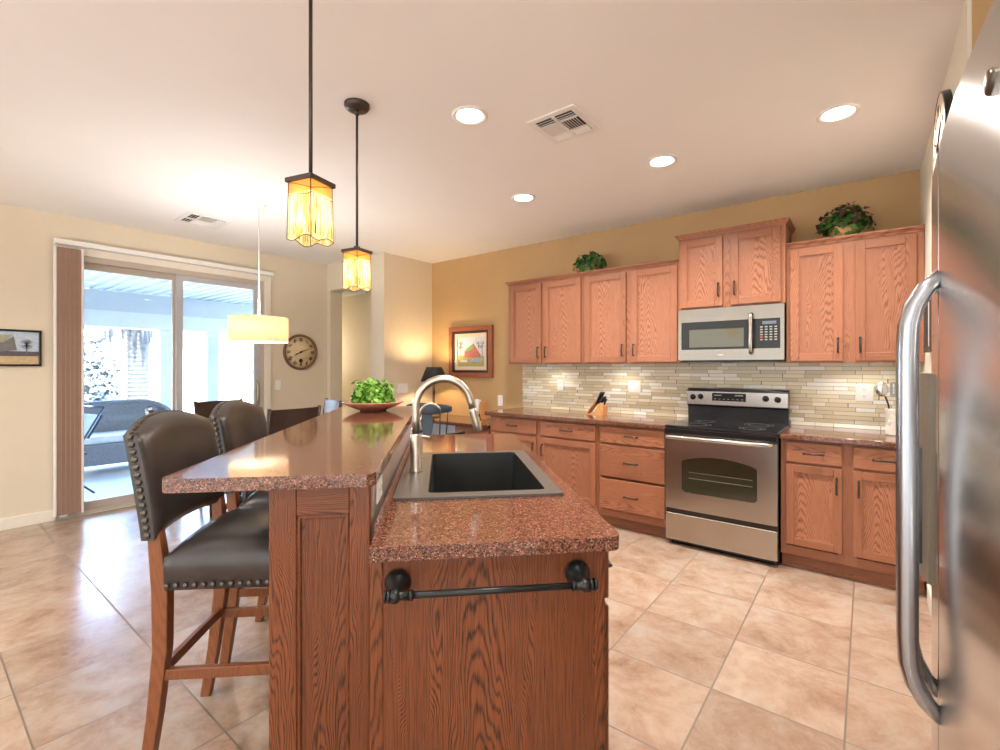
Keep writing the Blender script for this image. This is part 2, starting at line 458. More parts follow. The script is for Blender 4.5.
    def build(s, name, mats, parent=None, recenter=True, smooth_angle=None):
        if not isinstance(mats, (list, tuple)): mats = [mats]
        bmesh.ops.recalc_face_normals(s.bm, faces=s.bm.faces[:])
        me = bpy.data.meshes.new(name)
        c = Vector((0, 0, 0))
        if recenter and s.bm.verts:
            lo = Vector((min(v.co[i] for v in s.bm.verts) for i in range(3))); hi = Vector((max(v.co[i] for v in s.bm.verts) for i in range(3)))
            c = (lo + hi) / 2
            for v in s.bm.verts: v.co -= c
        s.bm.to_mesh(me); s.bm.free()
        for m in mats: me.materials.append(M[m] if isinstance(m, str) else m)
        o = bpy.data.objects.new(name, me); COL.objects.link(o)
        OFF[o.name] = c.copy()
        if parent is not None:
            o.parent = parent; o.location = c - OFF.get(parent.name, Vector((0, 0, 0)))
        else: o.location = c
        return o
OFF = {}
def tag(o, label=None, cat=None, group=None, kind=None):
    for k, v in (('label', label), ('category', cat), ('group', group), ('kind', kind)):
        if v: o[k] = v
    return o
def thing(name, label, cat, loc=(0, 0, 0), rz=0, group=None):
    o = bpy.data.objects.new(name, None); o.empty_display_size = .05
    o.location = loc; o.rotation_euler = (0, 0, rz); COL.objects.link(o); OFF[o.name] = Vector((0, 0, 0))
    return tag(o, label, cat, group)
def struct(name, mb, m, parent=None):
    o = mb.build(name, m, parent)
    if parent is None: o['kind'] = 'structure'
    return o
def kids(o): return [c for c in bpy.data.objects if c.parent == o]
def copy_tree(o, parent=None):
    c = o.copy(); COL.objects.link(c)
    if parent: c.parent = parent
    for k in kids(o): copy_tree(k, c)
    return c
def lamp(name, kind, loc, power, color=(1, .86, .68), size=.1, parent=None, rot=None, spot=None, blend=.6):
    d = bpy.data.lights.new(name, kind); d.energy = power; d.color = color
    if kind == 'AREA': d.shape = 'DISK'; d.size = size
    elif kind == 'SPOT': d.spot_size = spot; d.spot_blend = blend; d.shadow_soft_size = size
    else: d.shadow_soft_size = size
    o = bpy.data.objects.new(name, d); o.location = loc; COL.objects.link(o)
    if rot: o.rotation_euler = rot
    if parent: o.parent = parent
    return o
def arc(cx, cy, r, a0, a1, n=8): return [(cx + r * math.cos(R(a0 + (a1 - a0) * i / n)), cy + r * math.sin(R(a0 + (a1 - a0) * i / n))) for i in range(n + 1)]
def rrect(x0, x1, y0, y1, r, n=5):
    return arc(x1 - r, y0 + r, r, -90, 0, n) + arc(x1 - r, y1 - r, r, 0, 90, n) + arc(x0 + r, y1 - r, r, 90, 180, n) + arc(x0 + r, y0 + r, r, 180, 270, n)

# ------------------------------------------------------------------ the room
CH = 2.73; XD = -5.70; YB = 4.33; XR = .289
fl = MB().box(-5.85, 3.2, -4.0, 6.2, -.12, 0).build('floor', 'floor', None, False); fl['kind'] = 'structure'
struct('ceiling', MB().box(-5.85, 3.2, -4.0, 6.2, CH, CH + .12), 'ceil')
struct('wall_back', MB().box(-4.77, XR + .12, YB, YB + .12, 0, CH), 'wall_tan')
w = MB(); w.box(XR, XR + .12, 2.415, YB, 0, CH); struct('wall_right', w, 'wall_tan_lit')
struct('wall_alcove', MB().box(XR + .012, 1.2, 2.40, 2.415, 0, CH), 'wall_tan')
struct('wall_fridge', MB().box(1.0, 1.12, -.1, 2.40, 0, CH), 'wall_tan')
DY0, DY1, DZ = .87, 2.70, 2.39
w = MB(); w.plate([(-4, 0), (3.53, 0), (3.53, CH), (-4, CH)], [[(DY0, .005), (DY1, .005), (DY1, DZ), (DY0, DZ)]], XD - .15, XD, 'x')
struct('wall_left', w, 'wall_cream')
w = MB(); w.box(-5.85, -5.62, 3.53, 3.71, 0, CH); w.box(-5.62, -4.77, 3.53, 3.71, 2.38, CH); struct('wall_hall', w, 'wall_cream')
w = MB(); w.box(-4.77, -4.52, 3.55, YB, 0, CH); struct('wall_partition', w, 'wall_cream')
w = MB(); w.box(-7.2, -4.77, 4.28, 4.40, 0, CH); w.box(-7.3, -7.2, 3.6, 4.40, 0, CH); w.box(-7.3, -5.85, 3.53, 3.6, 0, CH); struct('wall_corridor', w, 'wall_cream')
fl = MB().box(-7.3, -5.85, 3.53, 5.32, -.12, 0).build('floor_hall', 'floor', None, False); fl['kind'] = 'structure'
struct('ceiling_hall', MB().box(-7.3, -5.85, 3.53, 5.32, CH, CH + .12), 'ceil')
lamp('hall_fill', 'POINT', (-6.9, 3.9, 1.6), 9, (1, .90, .74), .12)  # unseen fill light added to brighten the corridor, no fixture
def base(name, x0, x1, y0, y1): struct(name, MB().box(x0, x1, y0, y1, 0, .09, .004).box(x0, x1, y0, y1, .085, .10, .004), 'trimw')
base('baseboard_left', XD, XD + .015, -4, .86)
base('baseboard_door', XD, XD + .015, 2.79, 3.53)
base('baseboard_hall', -5.69, -5.62, 3.515, 3.53)
base('baseboard_partition', -4.52, -4.505, 3.55, 3.75)
base('baseboard_right', XR - .015, XR, 2.40, 3.70)

# sliding door ------------------------------------------------------
dr = bpy.data.objects.new('door_1', None); dr.location = (XD, 0, 0); COL.objects.link(dr); OFF[dr.name] = Vector((XD, 0, 0))
tag(dr, 'glass sliding patio door with taupe frame', None, None, 'structure')
m = MB(); m.plate([(DY0, .0), (DY1, .0), (DY1, DZ), (DY0, DZ)], [[(DY0 + .045, .03), (DY1 - .045, .03), (DY1 - .045, DZ - .05), (DY0 + .045, DZ - .05)]], XD - .13, XD - .005, 'x')
m.build('door_frame', 'taupe', dr)
def sash(y0, y1, x0, x1, mat):
    m = MB(); m.plate([(y0, .03), (y1, .03), (y1, DZ - .05), (y0, DZ - .05)], [[(y0 + .06, .10), (y1 - .06, .10), (y1 - .06, DZ - .11), (y0 + .06, DZ - .11)]], x0, x1, 'x')
    o = m.build('door_sash', mat, dr)
    MB().box((x0 + x1) / 2 - .003, (x0 + x1) / 2 + .003, y0 + .06, y1 - .06, .10, DZ - .11).build('pane', 'glass', o)
    return o
sash(DY0 + .045, 1.84, XD - .11, XD - .07, 'taupe')
s2 = sash(1.80, DY1 - .045, XD - .065, XD - .025, 'alu')
m = MB(); m.tube([(XD - .02, 2.62, .95), (XD + .02, 2.62, .98), (XD + .02, 2.62, 1.15), (XD - .02, 2.62, 1.18)], .009, 8); m.box(XD - .03, XD - .01, 2.60, 2.64, .90, 1.22, .004)
m.build('door_handle', 'nickel', dr)
m = MB(); m.box(XD, XD + .02, DY1, DY1 + .075, 0, DZ + .07, .004); m.box(XD, XD + .021, .86, DY1 + .075, DZ, DZ + .075, .004)
struct('trim_1', m, 'trimw')

vb = thing('vertical_blind', 'brown vertical blind stacked at the left edge of the sliding patio door', 'blind', (XD + .07, .94, 0))
m = MB(); m.box(-.045, .03, -.095, 1.83, 2.455, 2.50, .006); m.box(-.05, -.02, -.095, 1.83, 2.50, 2.508, .002); m.build('head_rail', 'white', vb)
for k in range(6):
    y = -.085 + k * .0305
    rz = Matrix.Rotation(R(8), 4, 'Z')
    MB().box(-.03, .0, y, y + .036, .05, 2.43, .003, rz if k not in (0, 5) else None).build('vane', 'blind', vb)
for y in (-.098, .085):
    tag(MB().box(-.035, .006, y, y + .016, .045, 2.435, .003).build('edge_vane', 'white', vb), 'white outer vane')
m = MB(); m.box(-.02, .01, -.06, -.01, .03, .05, .003); m.build('bottom_weight', 'alu', vb)

# ------------------------------------------------------------------ ceiling fittings
DL = [(-1.698, 1.908), (-.124, 3.106), (-1.071, 3.113), (-2.18, 3.097), (-.45, .75), (-2.7, -.7), (-.5, -1.0), (-4.1, -.5)]  # the out-of-view lights at the end are added for fill brightness
dl_lab = ['recessed ceiling light nearest the camera side, left of the square air vent', 'recessed ceiling light at far right, above the right wall cabinets',
          'recessed ceiling light in the middle of the row along the back wall', 'recessed ceiling light farthest left in the row, above the painting side',
          'added unseen ceiling light overhead between the island and the refrigerator', 'added unseen ceiling light behind the bar stools, toward the open room', 'added unseen ceiling light past the refrigerator, toward the open room', 'added unseen ceiling light in the open room near the left wall picture']
root = None
for (x, y), lb in zip(DL, dl_lab):
    if root is None:
        root = thing('recessed_light', lb, 'ceiling light', (x, y, CH), 0, 'recessed ceiling lights')
        m = MB(); m.lathe([(.098, 0), (.098, -.006), (.085, -.010), (.072, -.004), (.070, -.0005)]); m.build('trim_ring', 'white', root)
        m = MB(); m.lathe([(.070, -.0045), (.05, -.0055), (.0001, -.006)]); m.build('lens', 'led', root)
        o = root
    else:
        o = copy_tree(root); o.location = (x, y, CH); o['label'] = lb
    lamp('recessed_lamp', 'AREA', (0, 0, -.02), 11 if y > 2.5 else (8 if x < -2.5 else 5.5), (1, .935, .86) if x > -2.5 else (1, .96, .90), .14, o).data.spread = R(140)

def vent(name, label, x, y, sx, sy, rz):
    t = thing(name, label, 'air vent', (x, y, CH), rz)
    fx, fy = sx / 2, sy / 2; b = .035
    m = MB(); m.plate([(-fx, -fy), (fx, -fy), (fx, fy), (-fx, fy)], [[(-fx + b, -fy + b), (fx - b, -fy + b), (fx - b, fy - b), (-fx + b, fy - b)]], -.007, 0); m.build('frame', 'white', t)
    MB().box(-fx + b, fx - b, -fy + b, fy - b, -.002, 0).build('duct', 'slot', t)
    ix, iy = fx - b, fy - b
    MB().box(-.008, .008, -iy, iy, -.012, -.003).box(-ix, ix, iy * .45, iy * .45 + .01, -.012, -.003).box(-ix, ix, -iy * .45 - .01, -iy * .45, -.012, -.003).build('divider', 'white', t)
    for sgn in (-1, 1):
        m = MB()
        for k in range(6):
            px = sgn * (.02 + (ix - .03) * k / 5.5)
            m.box(px - .008, px + .008, -iy * .44, iy * .44, -.009, -.007, 0, Matrix.Rotation(R(42 * sgn), 4, 'Y'))
        m.build('louver', 'white', t)
        for sy2 in (-1, 1):
            m = MB()
            for k in range(3):
                py = sy2 * (iy * .52 + iy * .44 * k / 2.6)
                x0, x1 = sorted((sgn * .012, sgn * (ix - .004)))
                m.box(x0, x1, py - .009, py + .009, -.009, -.007, 0, Matrix.Rotation(R(-40 * sy2), 4, 'X'))
            m.build('louver', 'white', t)
    return t
vent('ceiling_vent', 'square white louvered ceiling vent between the kitchen recessed lights', -1.347, 2.313, .30, .32, 0)
vent('ceiling_vent', 'small white ceiling vent near the sliding door wall', -4.87, 1.75, .36, .36, 0)

# pendants ------------------------------------------------------------
def ixy(a, b): return ((-a + b) / 2 ** .5, (a + b) / 2 ** .5)
def pendant(a, b, ztop, label, rz):
    x, y = ixy(a, b)
    t = thing('pendant_light', label, 'pendant light', (x, y, CH), rz, 'stained glass pendants over the bar')
    zt = ztop - CH
    m = MB(); m.lathe([(.0001, -.032), (.03, -.032), (.055, -.026), (.064, -.014), (.064, 0)]); m.build('canopy', 'bronze', t)
    m = MB(); m.cyl((0, 0, -.03), (0, 0, zt + .01), .0062, n=10); m.cyl((0, 0, -.055), (0, 0, -.03), .011, n=10); m.cyl((0, 0, zt + .0), (0, 0, zt + .02), .016, n=12); m.build('rod', 'bronze', t)
    h = .047
    rot = Matrix.Rotation(R(45), 4, 'Z')
    b_ = bmesh.new(); bmesh.ops.create_cube(b_, size=1)
    for v in b_.verts: v.co = Vector((v.co.x * .111, v.co.y * .111, v.co.z * .014))
    m = MB(); m.join(b_, Matrix.Translation((0, 0, zt - .007)) @ rot); m.build('cap', 'bronze', t)
    # four wavy glass faces
    m = MB(); lead = MB(); H = .20; N = 14
    n0 = 0
    for f in range(4):
        rf = Matrix.Rotation(R(45 + 90 * f), 4, 'Z')
        top, bot = [], []
        def P(u, z, d=0): return rf @ Vector((u * (h + .003 * (zt - z) / H), -(h + .004 * (zt - z) / H) - d, z))
        for i in range(N + 1):
            u = -1 + 2 * i / N
            wav = .007 * math.sin(u * PI)
            top.append(m.bm.verts.new(P(u, zt - .013))); bot.append(m.bm.verts.new(P(u, zt - H + wav)))
        for i in range(N): m.bm.faces.new((top[i], top[i + 1], bot[i + 1], bot[i]))
        bl = [P(-1 + 2 * i / N, zt - H + .007 * math.sin((-1 + 2 * i / N) * PI), .0005) for i in range(N + 1)]
        lead.tube(bl, .0016, 6)
        lead.tube([P(-1, zt - .013, .0003), P(-1, zt - H, .0003)], .0017, 6)
        lead.tube([P(-1 + 2 * i / 10, zt - .058 + .004 * math.sin(i * .6), .0003) for i in range(11)], .0011, 6)
        lead.tube([P(-1 + 2 * i / 10, zt - .016 - .028 * abs((i / 10) * (1.0)) ** 1.3 if f % 2 else zt - .016 - .028 * (1 - i / 10) ** 1.3, .0003) for i in range(11)], .0012, 6)
        rr = random.Random(f)
        for k in range(6):
            u0 = -.82 + k * .32 + rr.uniform(-.08, .08); u1 = u0 + rr.uniform(-.22, .22)
            u1 = max(-.95, min(.95, u1))
            lead.tube([P(u0, zt - .058, .0003), P((u0 + u1) / 2 + .05, zt - .12, .0003), P(u1, zt - H + .012, .0003)], .0013, 5)
    sh = m.build('glass_shade', 'artglass', t)
    lead.build('leading', 'bronze', sh)
    m = MB(); m.ball((0, 0, zt - .10), .026, (1, 1, 1.35)); m.cyl((0, 0, zt - .065), (0, 0, zt - .01), .013, n=10); m.build('bulb', 'bulb', t)
    lamp('pendant_lamp', 'POINT', (0, 0, zt - .13), .7, (1, .82, .54), .03, t)
    return t
pendant(1.63, -.435, 1.985, 'nearer stained glass pendant lamp hanging over the bar, bronze rod', R(60))
pendant(2.515, -.44, 1.972, 'farther stained glass pendant lamp, round bronze canopy on the ceiling', R(55))

t = thing('drum_pendant', 'cream linen drum pendant hanging over the dining table', 'pendant light', (-4.035, 1.869, CH))
m = MB(); m.lathe([(.0001, -.03), (.05, -.03), (.058, -.022), (.058, 0)]); m.build('canopy', 'white', t)
m = MB(); m.cyl((0, 0, -.03), (0, 0, -.92), .006, n=8); m.build('cord', 'white', t)
zb = 1.575 - CH; zt = 1.785 - CH
m = MB(); m.lathe([(.226, zt), (.226, zb), (.223, zb), (.223, zt), (.226, zt)], n=48); sh = m.build('drum_shade', 'linen', t)
m = MB(); m.lathe([(.2225, zb + .001), (.222, zb - .004), (.0001, zb - .005)], n=40); m.build('diffuser', 'linen', t)
m = MB(); m.lathe([(.0001, zb - .012), (.008, zb - .01), (.01, zb + .012)], n=12); m.build('finial', 'nickel', t)
m = MB(); m.lathe([(.230, zt - .006), (.230, zt), (.221, zt), (.221, zt - .006), (.230, zt - .006)], n=48)
for k in range(3): m.cyl((0, 0, zt - .01), (.224 * math.cos(k * 2.094), .224 * math.sin(k * 2.094), zt - .004), .002, n=6)
m.build('upper_ring', 'white', sh)
m = MB(); m.ball((.0, 0, zb + .10), .03); m.build('bulb', 'bulb', t)
lamp('drum_lamp', 'POINT', (0.05, -.05, zb + .12), 24, (1, .97, .93), .04, t)

# ------------------------------------------------------------------ cabinets
def pull(parent, x, z, y, vert, L=.10):
    m = MB(); d = .028
    if vert:
        m.tube([(x, y, z - L / 2), (x, y - d, z - L / 2 + .004), (x, y - d - .003, z), (x, y - d, z + L / 2 - .004), (x, y, z + L / 2)], [.006, .0055, .0065, .0055, .006], 8)
        for s in (-1, 1): m.ball((x, y - d, z + s * (L / 2 - .004)), .0075, u=8, v=6)
    else:
        m.tube([(x - L / 2, y, z), (x - L / 2 + .004, y - d, z), (x, y - d - .003, z), (x + L / 2 - .004, y - d, z), (x + L / 2, y, z)], [.006, .0055, .0065, .0055, .006], 8)
        for s in (-1, 1): m.ball((x + s * (L / 2 - .004), y - d, z), .0075, u=8, v=6)
    m.build('handle', 'pull', parent)

def panel_door(parent, x0, x1, z0, z1, y, hside, hz, v='oak_v', h='oak_h', p='oak_p', st=.055, name='door', rail=None):
    """door face at y, towards -y; origin is the centre of its frame"""
    rail = rail or st
    m = MB(); m.mi = 0
    m.box(x0, x0 + st, y, y + .019, z0, z1, .003); m.box(x1 - st, x1, y, y + .019, z0, z1, .003)
    m.mi = 1
    m.box(x0 + st, x1 - st, y + .0005, y + .019, z0, z0 + rail, .003); m.box(x0 + st, x1 - st, y + .0005, y + .019, z1 - rail, z1, .003)
    d = m.build(name, [v, h], parent)
    m = MB(); e = .006
    m.box(x0 + st - .002, x1 - st + .002, y + .0135, y + .0175, z0 + rail - .002, z1 - rail + .002)
    a0, a1, c0, c1 = x0 + st, x1 - st, z0 + rail, z1 - rail
    q = .011
    m.prism([(a0, c0), (a0 + q, c0 + q), (a0 + q, c1 - q), (a0, c1)], y + .0085, y + .0145)
    m.prism([(a1, c0), (a1, c1), (a1 - q, c1 - q), (a1 - q, c0 + q)], y + .0085, y + .0145)
    m.prism([(a0, c0), (a1, c0), (a1 - q, c0 + q), (a0 + q, c0 + q)], y + .0085, y + .0145)
    m.prism([(a0, c1), (a0 + q, c1 - q), (a1 - q, c1 - q), (a1, c1)], y + .0085, y + .0145)
    m.build('panel', p, d)
    if hside: pull(d, x0 + .028 if hside == 'l' else x1 - .028, hz, y, True)
    return d
def drawer(parent, x0, x1, z0, z1, y, h='oak_h', L=.11):
    d = MB().box(x0, x1, y, y + .019, z0, z1, .005).build('drawer', h, parent)
    pull(d, (x0 + x1) / 2, (z0 + z1) / 2, y, False, L)
    return d
def crown(parent, x0, x1, z, y0, y1, endl=True, endr=True):
    prof = [(0, 0), (-.008, .0), (-.010, .009), (-.022, .020), (-.028, .028), (-.028, .036), (0, .036)]
    m = MB()
    # front run with mitred returns
    rows = []
    for o, h in prof:
        L = x0 + (o if endl else 0); Rr = x1 - (o if endr else 0)
        rows.append([Vector((L, y1, z + h)), Vector((L, y0 + o, z + h)), Vector((Rr, y0 + o, z + h)), Vector((Rr, y1, z + h))])
    V = [[m.bm.verts.new(p) for p in r] for r in rows]
    for i in range(len(V)):
        A, B = V[i], V[(i + 1) % len(V)]
        for k in range(3):
            try: m.bm.faces.new((A[k], A[k + 1], B[k + 1], B[k]))
            except ValueError: pass
    m.box(x0, x1, y0, y1, z + .028, z + .034)
    m.build('crown_moulding', 'oak_h', parent)
def upper(label, x0, x1, z0, z1, y0, doors, hz, cl=True, cr=True):
    """y0: face-frame front"""
    t = thing('wall_cabinet', label, 'cabinet', ((x0 + x1) / 2, YB, z0), 0, 'oak wall cabinets'); OFF[t.name] = Vector(((x0 + x1) / 2, YB, z0))
    m = MB(); m.mi = 0; m.box(x0, x1, y0 + .0195, YB - .001, z0 + .02, z1); m.box(x0, x0 + .04, y0, y0 + .02, z0, z1, .002); m.box(x1 - .04, x1, y0, y0 + .02, z0, z1, .002)
    xm = (doors[0][1] + doors[1][0]) / 2; m.box(xm - .034, xm + .034, y0 + .0005, y0 + .02, z0, z1, .002)
    m.mi = 1; m.box(x0 + .04, x1 - .04, y0 + .001, y0 + .02, z0, z0 + .04, .002); m.box(x0 + .04, x1 - .04, y0 + .001, y0 + .02, z1 - .03, z1, .002)
    m.build('carcass', ['oak_v', 'oak_h'], t)
    for (a, b), sd in zip(doors, 'rl'):
        panel_door(t, a, b, z0 + .012, z1 - .028, y0 - .0195, sd, hz)
    crown(t, x0, x1, z1 - .012, y0, YB - .002, cl, cr)
    return t
UB, UT = 1.397, 2.245
upper('leftmost oak wall cabinet, beside the framed barn painting', -3.024, -2.128, UB, UT, 4.02, [(-2.997, -2.603), (-2.569, -2.152)], UB + .12, True, False)
upper('oak wall cabinet between the leftmost one and the microwave, plant on top', -2.126, -1.232, UB, UT, 4.02, [(-2.110, -1.702), (-1.651, -1.250)], UB + .12, False, False)
upper('short raised oak wall cabinet directly above the microwave', -1.229, -.470, 1.835, 2.425, 3.985, [(-1.215, -.892), (-.834, -.497)], 1.835 + .14)
upper('rightmost oak wall cabinet, wine-and-green plant on top', -.468, .289 - .003, UB, UT, 4.02, [(-.443, -.131), (-.065, .25)], UB + .12, False, False)

def basecab(label, x0, x1, fronts, yf=3.70):
    t = thing('base_cabinet', label, 'cabinet', ((x0 + x1) / 2, YB, 0), 0, 'oak base cabinets'); OFF[t.name] = Vector(((x0 + x1) / 2, YB, 0))
    m = MB(); m.mi = 0; m.box(x0, x1, yf + .0395, YB - .012, .10, .876); m.box(x0, x0 + .035, yf + .02, yf + .04, .10, .876, .002); m.box(x1 - .035, x1, yf + .02, yf + .04, .10, .876, .002)
    m.mi = 1; m.box(x0 + .035, x1 - .035, yf + .021, yf + .04, .10, .16, .002); m.box(x0 + .035, x1 - .035, yf + .021, yf + .04, .855, .876, .002); m.box(x0 + .035, x1 - .035, yf + .021, yf + .04, .70, .735, .002)
    xs = [f for f in fronts if f[0] == 'mid']
    m.mi = 0
    for f in xs: m.box(f[1], f[2], yf + .0205, yf + .04, .10, .876, .002)
    m.build('carcass', ['oak_v', 'oak_h'], t)
    m = MB(); m.box(x0, x1, yf + .085, yf + .10, 0, .10); m.box(x0, x1, yf + .078, yf + .085, 0, .018, .004); m.build('toe_kick', 'oak_h', t)
    for f in fronts:
        if f[0] == 'drawer': drawer(t, f[1], f[2], f[3], f[4], yf)
        elif f[0] == 'door': panel_door(t, f[1], f[2], f[3], f[4], yf, f[5], f[4] - .11, st=.045, rail=.05)
    return t
basecab('oak base cabinet at the left end, two drawers over two doors', -3.03, -1.835,
        [('drawer', -3.014, -2.46, .725, .862), ('drawer', -2.415, -1.851, .725, .862), ('door', -3.014, -2.46, .165, .705, 'r'), ('door', -2.415, -1.851, .165, .705, 'l'), ('mid', -2.48, -2.40)])
basecab('oak base cabinet with three stacked drawers, left of the range', -1.832, -1.240,
        [('drawer', -1.804, -1.252, .725, .862), ('drawer', -1.804, -1.252, .440, .705), ('drawer', -1.804, -1.252, .165, .420)])
basecab('oak base cabinet right of the range, two drawers over two doors', -.466, XR - .018,
        [('drawer', -.433, -.126, .728, .862), ('drawer', -.07, .235, .728, .862), ('door', -.433, -.126, .172, .712, 'r'), ('door', -.07, .235, .172, .712, 'l'), ('mid', -.15, -.05)])

def counter(name, label, pts, z0, z1, holes=[], bev=.008):
    m = MB(); m.plate(pts, holes, z0, z1)
    o = m.build(name, 'granite'); tag(o, label, 'countertop')
    md = o.modifiers.new('bevel', 'BEVEL'); md.width = bev; md.segments = 3; md.limit_method = 'ANGLE'; md.angle_limit = R(50)
    return o
counter('countertop', 'speckled red-brown granite countertop left of the range, knife block on it', [(-3.075, 3.675), (-1.238, 3.675), (-1.238, YB - .001), (-3.075, YB - .001)], .8765, .914)
counter('countertop', 'speckled red-brown granite countertop right of the range, utensil crock on it', [(-.470, 3.675), (XR - .002, 3.675), (XR - .002, YB - .001), (-.470, YB - .001)], .8765, .914)
b = MB().box(-3.054, XR - .001, YB - .009, YB - .0005, .915, UB + .005).build('tile_backsplash', 'mosaic')
tag(b, 'cream and beige strip mosaic tile backsplash under the wall cabinets', 'backsplash')
# tile continues below microwave: same height

# puck lights
pk = None
for i, x in enumerate((-2.66, -2.54, -1.86, -1.76, -.10, .06)):
    lab = ['under-cabinet puck light, outer left of the pair below the leftmost cabinet', 'under-cabinet puck light, inner right of the pair below the leftmost cabinet',
           'under-cabinet puck light, left one of the pair below the second cabinet', 'under-cabinet puck light, right one of the pair below the second cabinet',
           'under-cabinet puck light, left one below the rightmost cabinet', 'under-cabinet puck light, right one below the rightmost cabinet'][i]
    if pk is None:
        pk = thing('puck_light', lab, 'light', (x, 4.17, UB), 0, 'under-cabinet puck lights')
        MB().lathe([(.034, .02), (.034, -.006), (.028, -.009), (.024, -.008)], n=18).build('rim', 'white', pk)
        MB().lathe([(.024, -.0075), (.0001, -.008)], n=18).build('lens', 'led', pk); o = pk
    else:
        o = copy_tree(pk); o.location = (x, 4.17, UB); o['label'] = lab
    lamp('puck_lamp', 'SPOT', (0, 0, -.02), .5 if x < -1 else .4, (1, .93, .82), .02, o, (R(10), 0, 0), R(140), .8)

# microwave -----------------------------------------------------------
t = thing('microwave', 'stainless over-the-range microwave below the raised wall cabinet', 'microwave', (-.849, YB, 1.405)); OFF[t.name] = Vector((-.849, YB, 1.405))
x0, x1, z0, z1, yf = -1.226, -.474, 1.405, 1.832, 3.955
m = MB(); m.box(x0, x1, yf + .012, YB - .01, z0 + .012, z1, .003); m.box(x0 + .02, x1 - .02, yf + .03, YB - .02, z0, z0 + .014); m.build('case', 'darkgrey', t)
xd = -.690
m = MB(); m.plate(rrect(x0, x1, z0 + .015, z1 - .002, .008), [[(x0 + .025, z0 + .10), (x1 - .025, z0 + .10), (x1 - .025, z1 - .105), (x0 + .025, z1 - .105)]], yf, yf + .014, 'y')
fr = m.build('front_panel', 'mwsteel', t)
m = MB(); m.plate([(x0 + .025, z0 + .10), (xd + .02, z0 + .10), (xd + .02, z1 - .105), (x0 + .025, z1 - .105)], [rrect(x0 + .085, xd - .05, z0 + .118, z1 - .165, .006)], yf + .002, yf + .011, 'y')
dd = m.build('door', 'darkgrey', t)
MB().box(x0 + .08, xd - .045, yf + .005, yf + .011, z0 + .112, z1 - .16).build('window', 'mwglass', dd)
m = MB()
hx = xd + .002
m.tube([(hx, yf, z0 + .065), (hx, yf - .028, z0 + .068), (hx, yf - .033, z0 + .09), (hx, yf - .034, (z0 + z1) / 2), (hx, yf - .033, z1 - .09), (hx, yf - .028, z1 - .068), (hx, yf, z1 - .065)], [.012, .013, .014, .014, .014, .013, .012], 12)
m.build('handle', 'steel', dd)
cp = MB().box(xd + .035, x1 - .025, yf + .002, yf + .011, z0 + .10, z1 - .105).build('control_panel', 'darkgrey', t)
MB().box(xd + .075, x1 - .05, yf, yf + .003, z1 - .148, z1 - .125, .001).build('display', plain('display_blue', (.12, .14, .18), .2), cp)
kb = plain('keypad_print', (.30, .29, .26), .5)
for r_ in range(6):
    for c_ in range(4):
        xx = xd + .060 + c_ * .031; zz = z1 - .172 - r_ * .019
        b = MB().box(xx, xx + .018, yf + .0005, yf + .003, zz, zz + .009, .001).build('button', plain('keypad_red', (.4, .08, .05), .5) if (r_, c_) == (4, 0) else kb, cp)
m = MB(); m.box(x0 + .30, x0 + .36, yf - .0006, yf + .001, z0 + .052, z0 + .060); m.build('nameplate', plain('nameplate_grey', (.45, .42, .38), .4), fr)
m = MB(); m.box(x0 + .06, x0 + .30, yf + .05, yf + .30, z0 - .003, z0 + .002); m.box(x1 - .34, x1 - .08, yf + .05, yf + .30, z0 - .003, z0 + .002); m.build('grease_filter', 'alu', t)

# range ----------------------------------------------------------------
t = thing('kitchen_range', 'stainless electric range with black glass cooktop between the base cabinets', 'stove', (-.855, 4.0, 0)); OFF[t.name] = Vector((-.855, 4.0, 0))
x0, x1, yf = -1.233, -.475, 3.655
m = MB(); m.box(x0, x1, yf + .03, YB - .012, .03, .90, .004); m.box(x0 + .03, x1 - .03, yf + .06, YB - .05, 0, .03); m.build('body', 'black', t)
m = MB(); m.box(x0 - .002, x1 + .002, yf + .002, YB - .07, .90, .918, .006); ck = m.build('cooktop', 'black', t)
ring = plain('burner_ring', (.09, .09, .095), .3)
for bx, by, br in ((-1.05, 3.83, .105), (-.66, 3.83, .085), (-1.05, 4.09, .075), (-.66, 4.09, .10)):
    m = MB()
    for rr_ in (br, br * .72): m.lathe([(rr_ - .002, .9184), (rr_ - .002, .9188), (rr_ + .002, .9188), (rr_ + .002, .9184)], (bx, by, 0), 36)
    m.build('burner', ring, ck)
MB().box(x0 + .002, x1 - .002, yf + .004, yf + .03, .845, .898, .006).build('front_trim', 'black', t)
# oven door with arched window
zd0, zd1 = .286, .842
xa, xb = -1.108, -.600
top = [(xb, .63)] + [(xa + (xb - xa) * (1 - i / 12), .652 + .05 * (1 - (2 * i / 12 - 1) ** 2)) for i in range(13)]
hole = [(xa + .02, .42), (xb - .02, .42), (xb, .44), (xb, .655)] + [(xb + (xa - xb) * i / 12, .66 + .042 * (1 - (2 * i / 12 - 1) ** 2)) for i in range(1, 12)] + [(xa, .655), (xa, .44)]
m = MB(); m.plate(rrect(x0 + .003, x1 - .003, zd0, zd1, .006), [hole], yf, yf + .03, 'y')
od = m.build('oven_door', 'steel', t)
md = od.modifiers.new('bevel', 'BEVEL'); md.width = .004; md.segments = 2; md.limit_method = 'ANGLE'; md.angle_limit = R(60)
MB().box(xa - .01, xb + .01, yf + .008, yf + .02, .41, .715).build('window', 'ovenglass', od)
rk = MB()
for zz in (.53, .575): rk.tube([(xa + .05, yf + .0065, zz), (xb - .03, yf + .0065, zz)], .002, 6)
rk.build('oven_rack', plain('rack_metal', (.25, .24, .18), .3, .5), od)
m = MB(); hz = .835; ha, hb = x0 + .012, x1 - .03
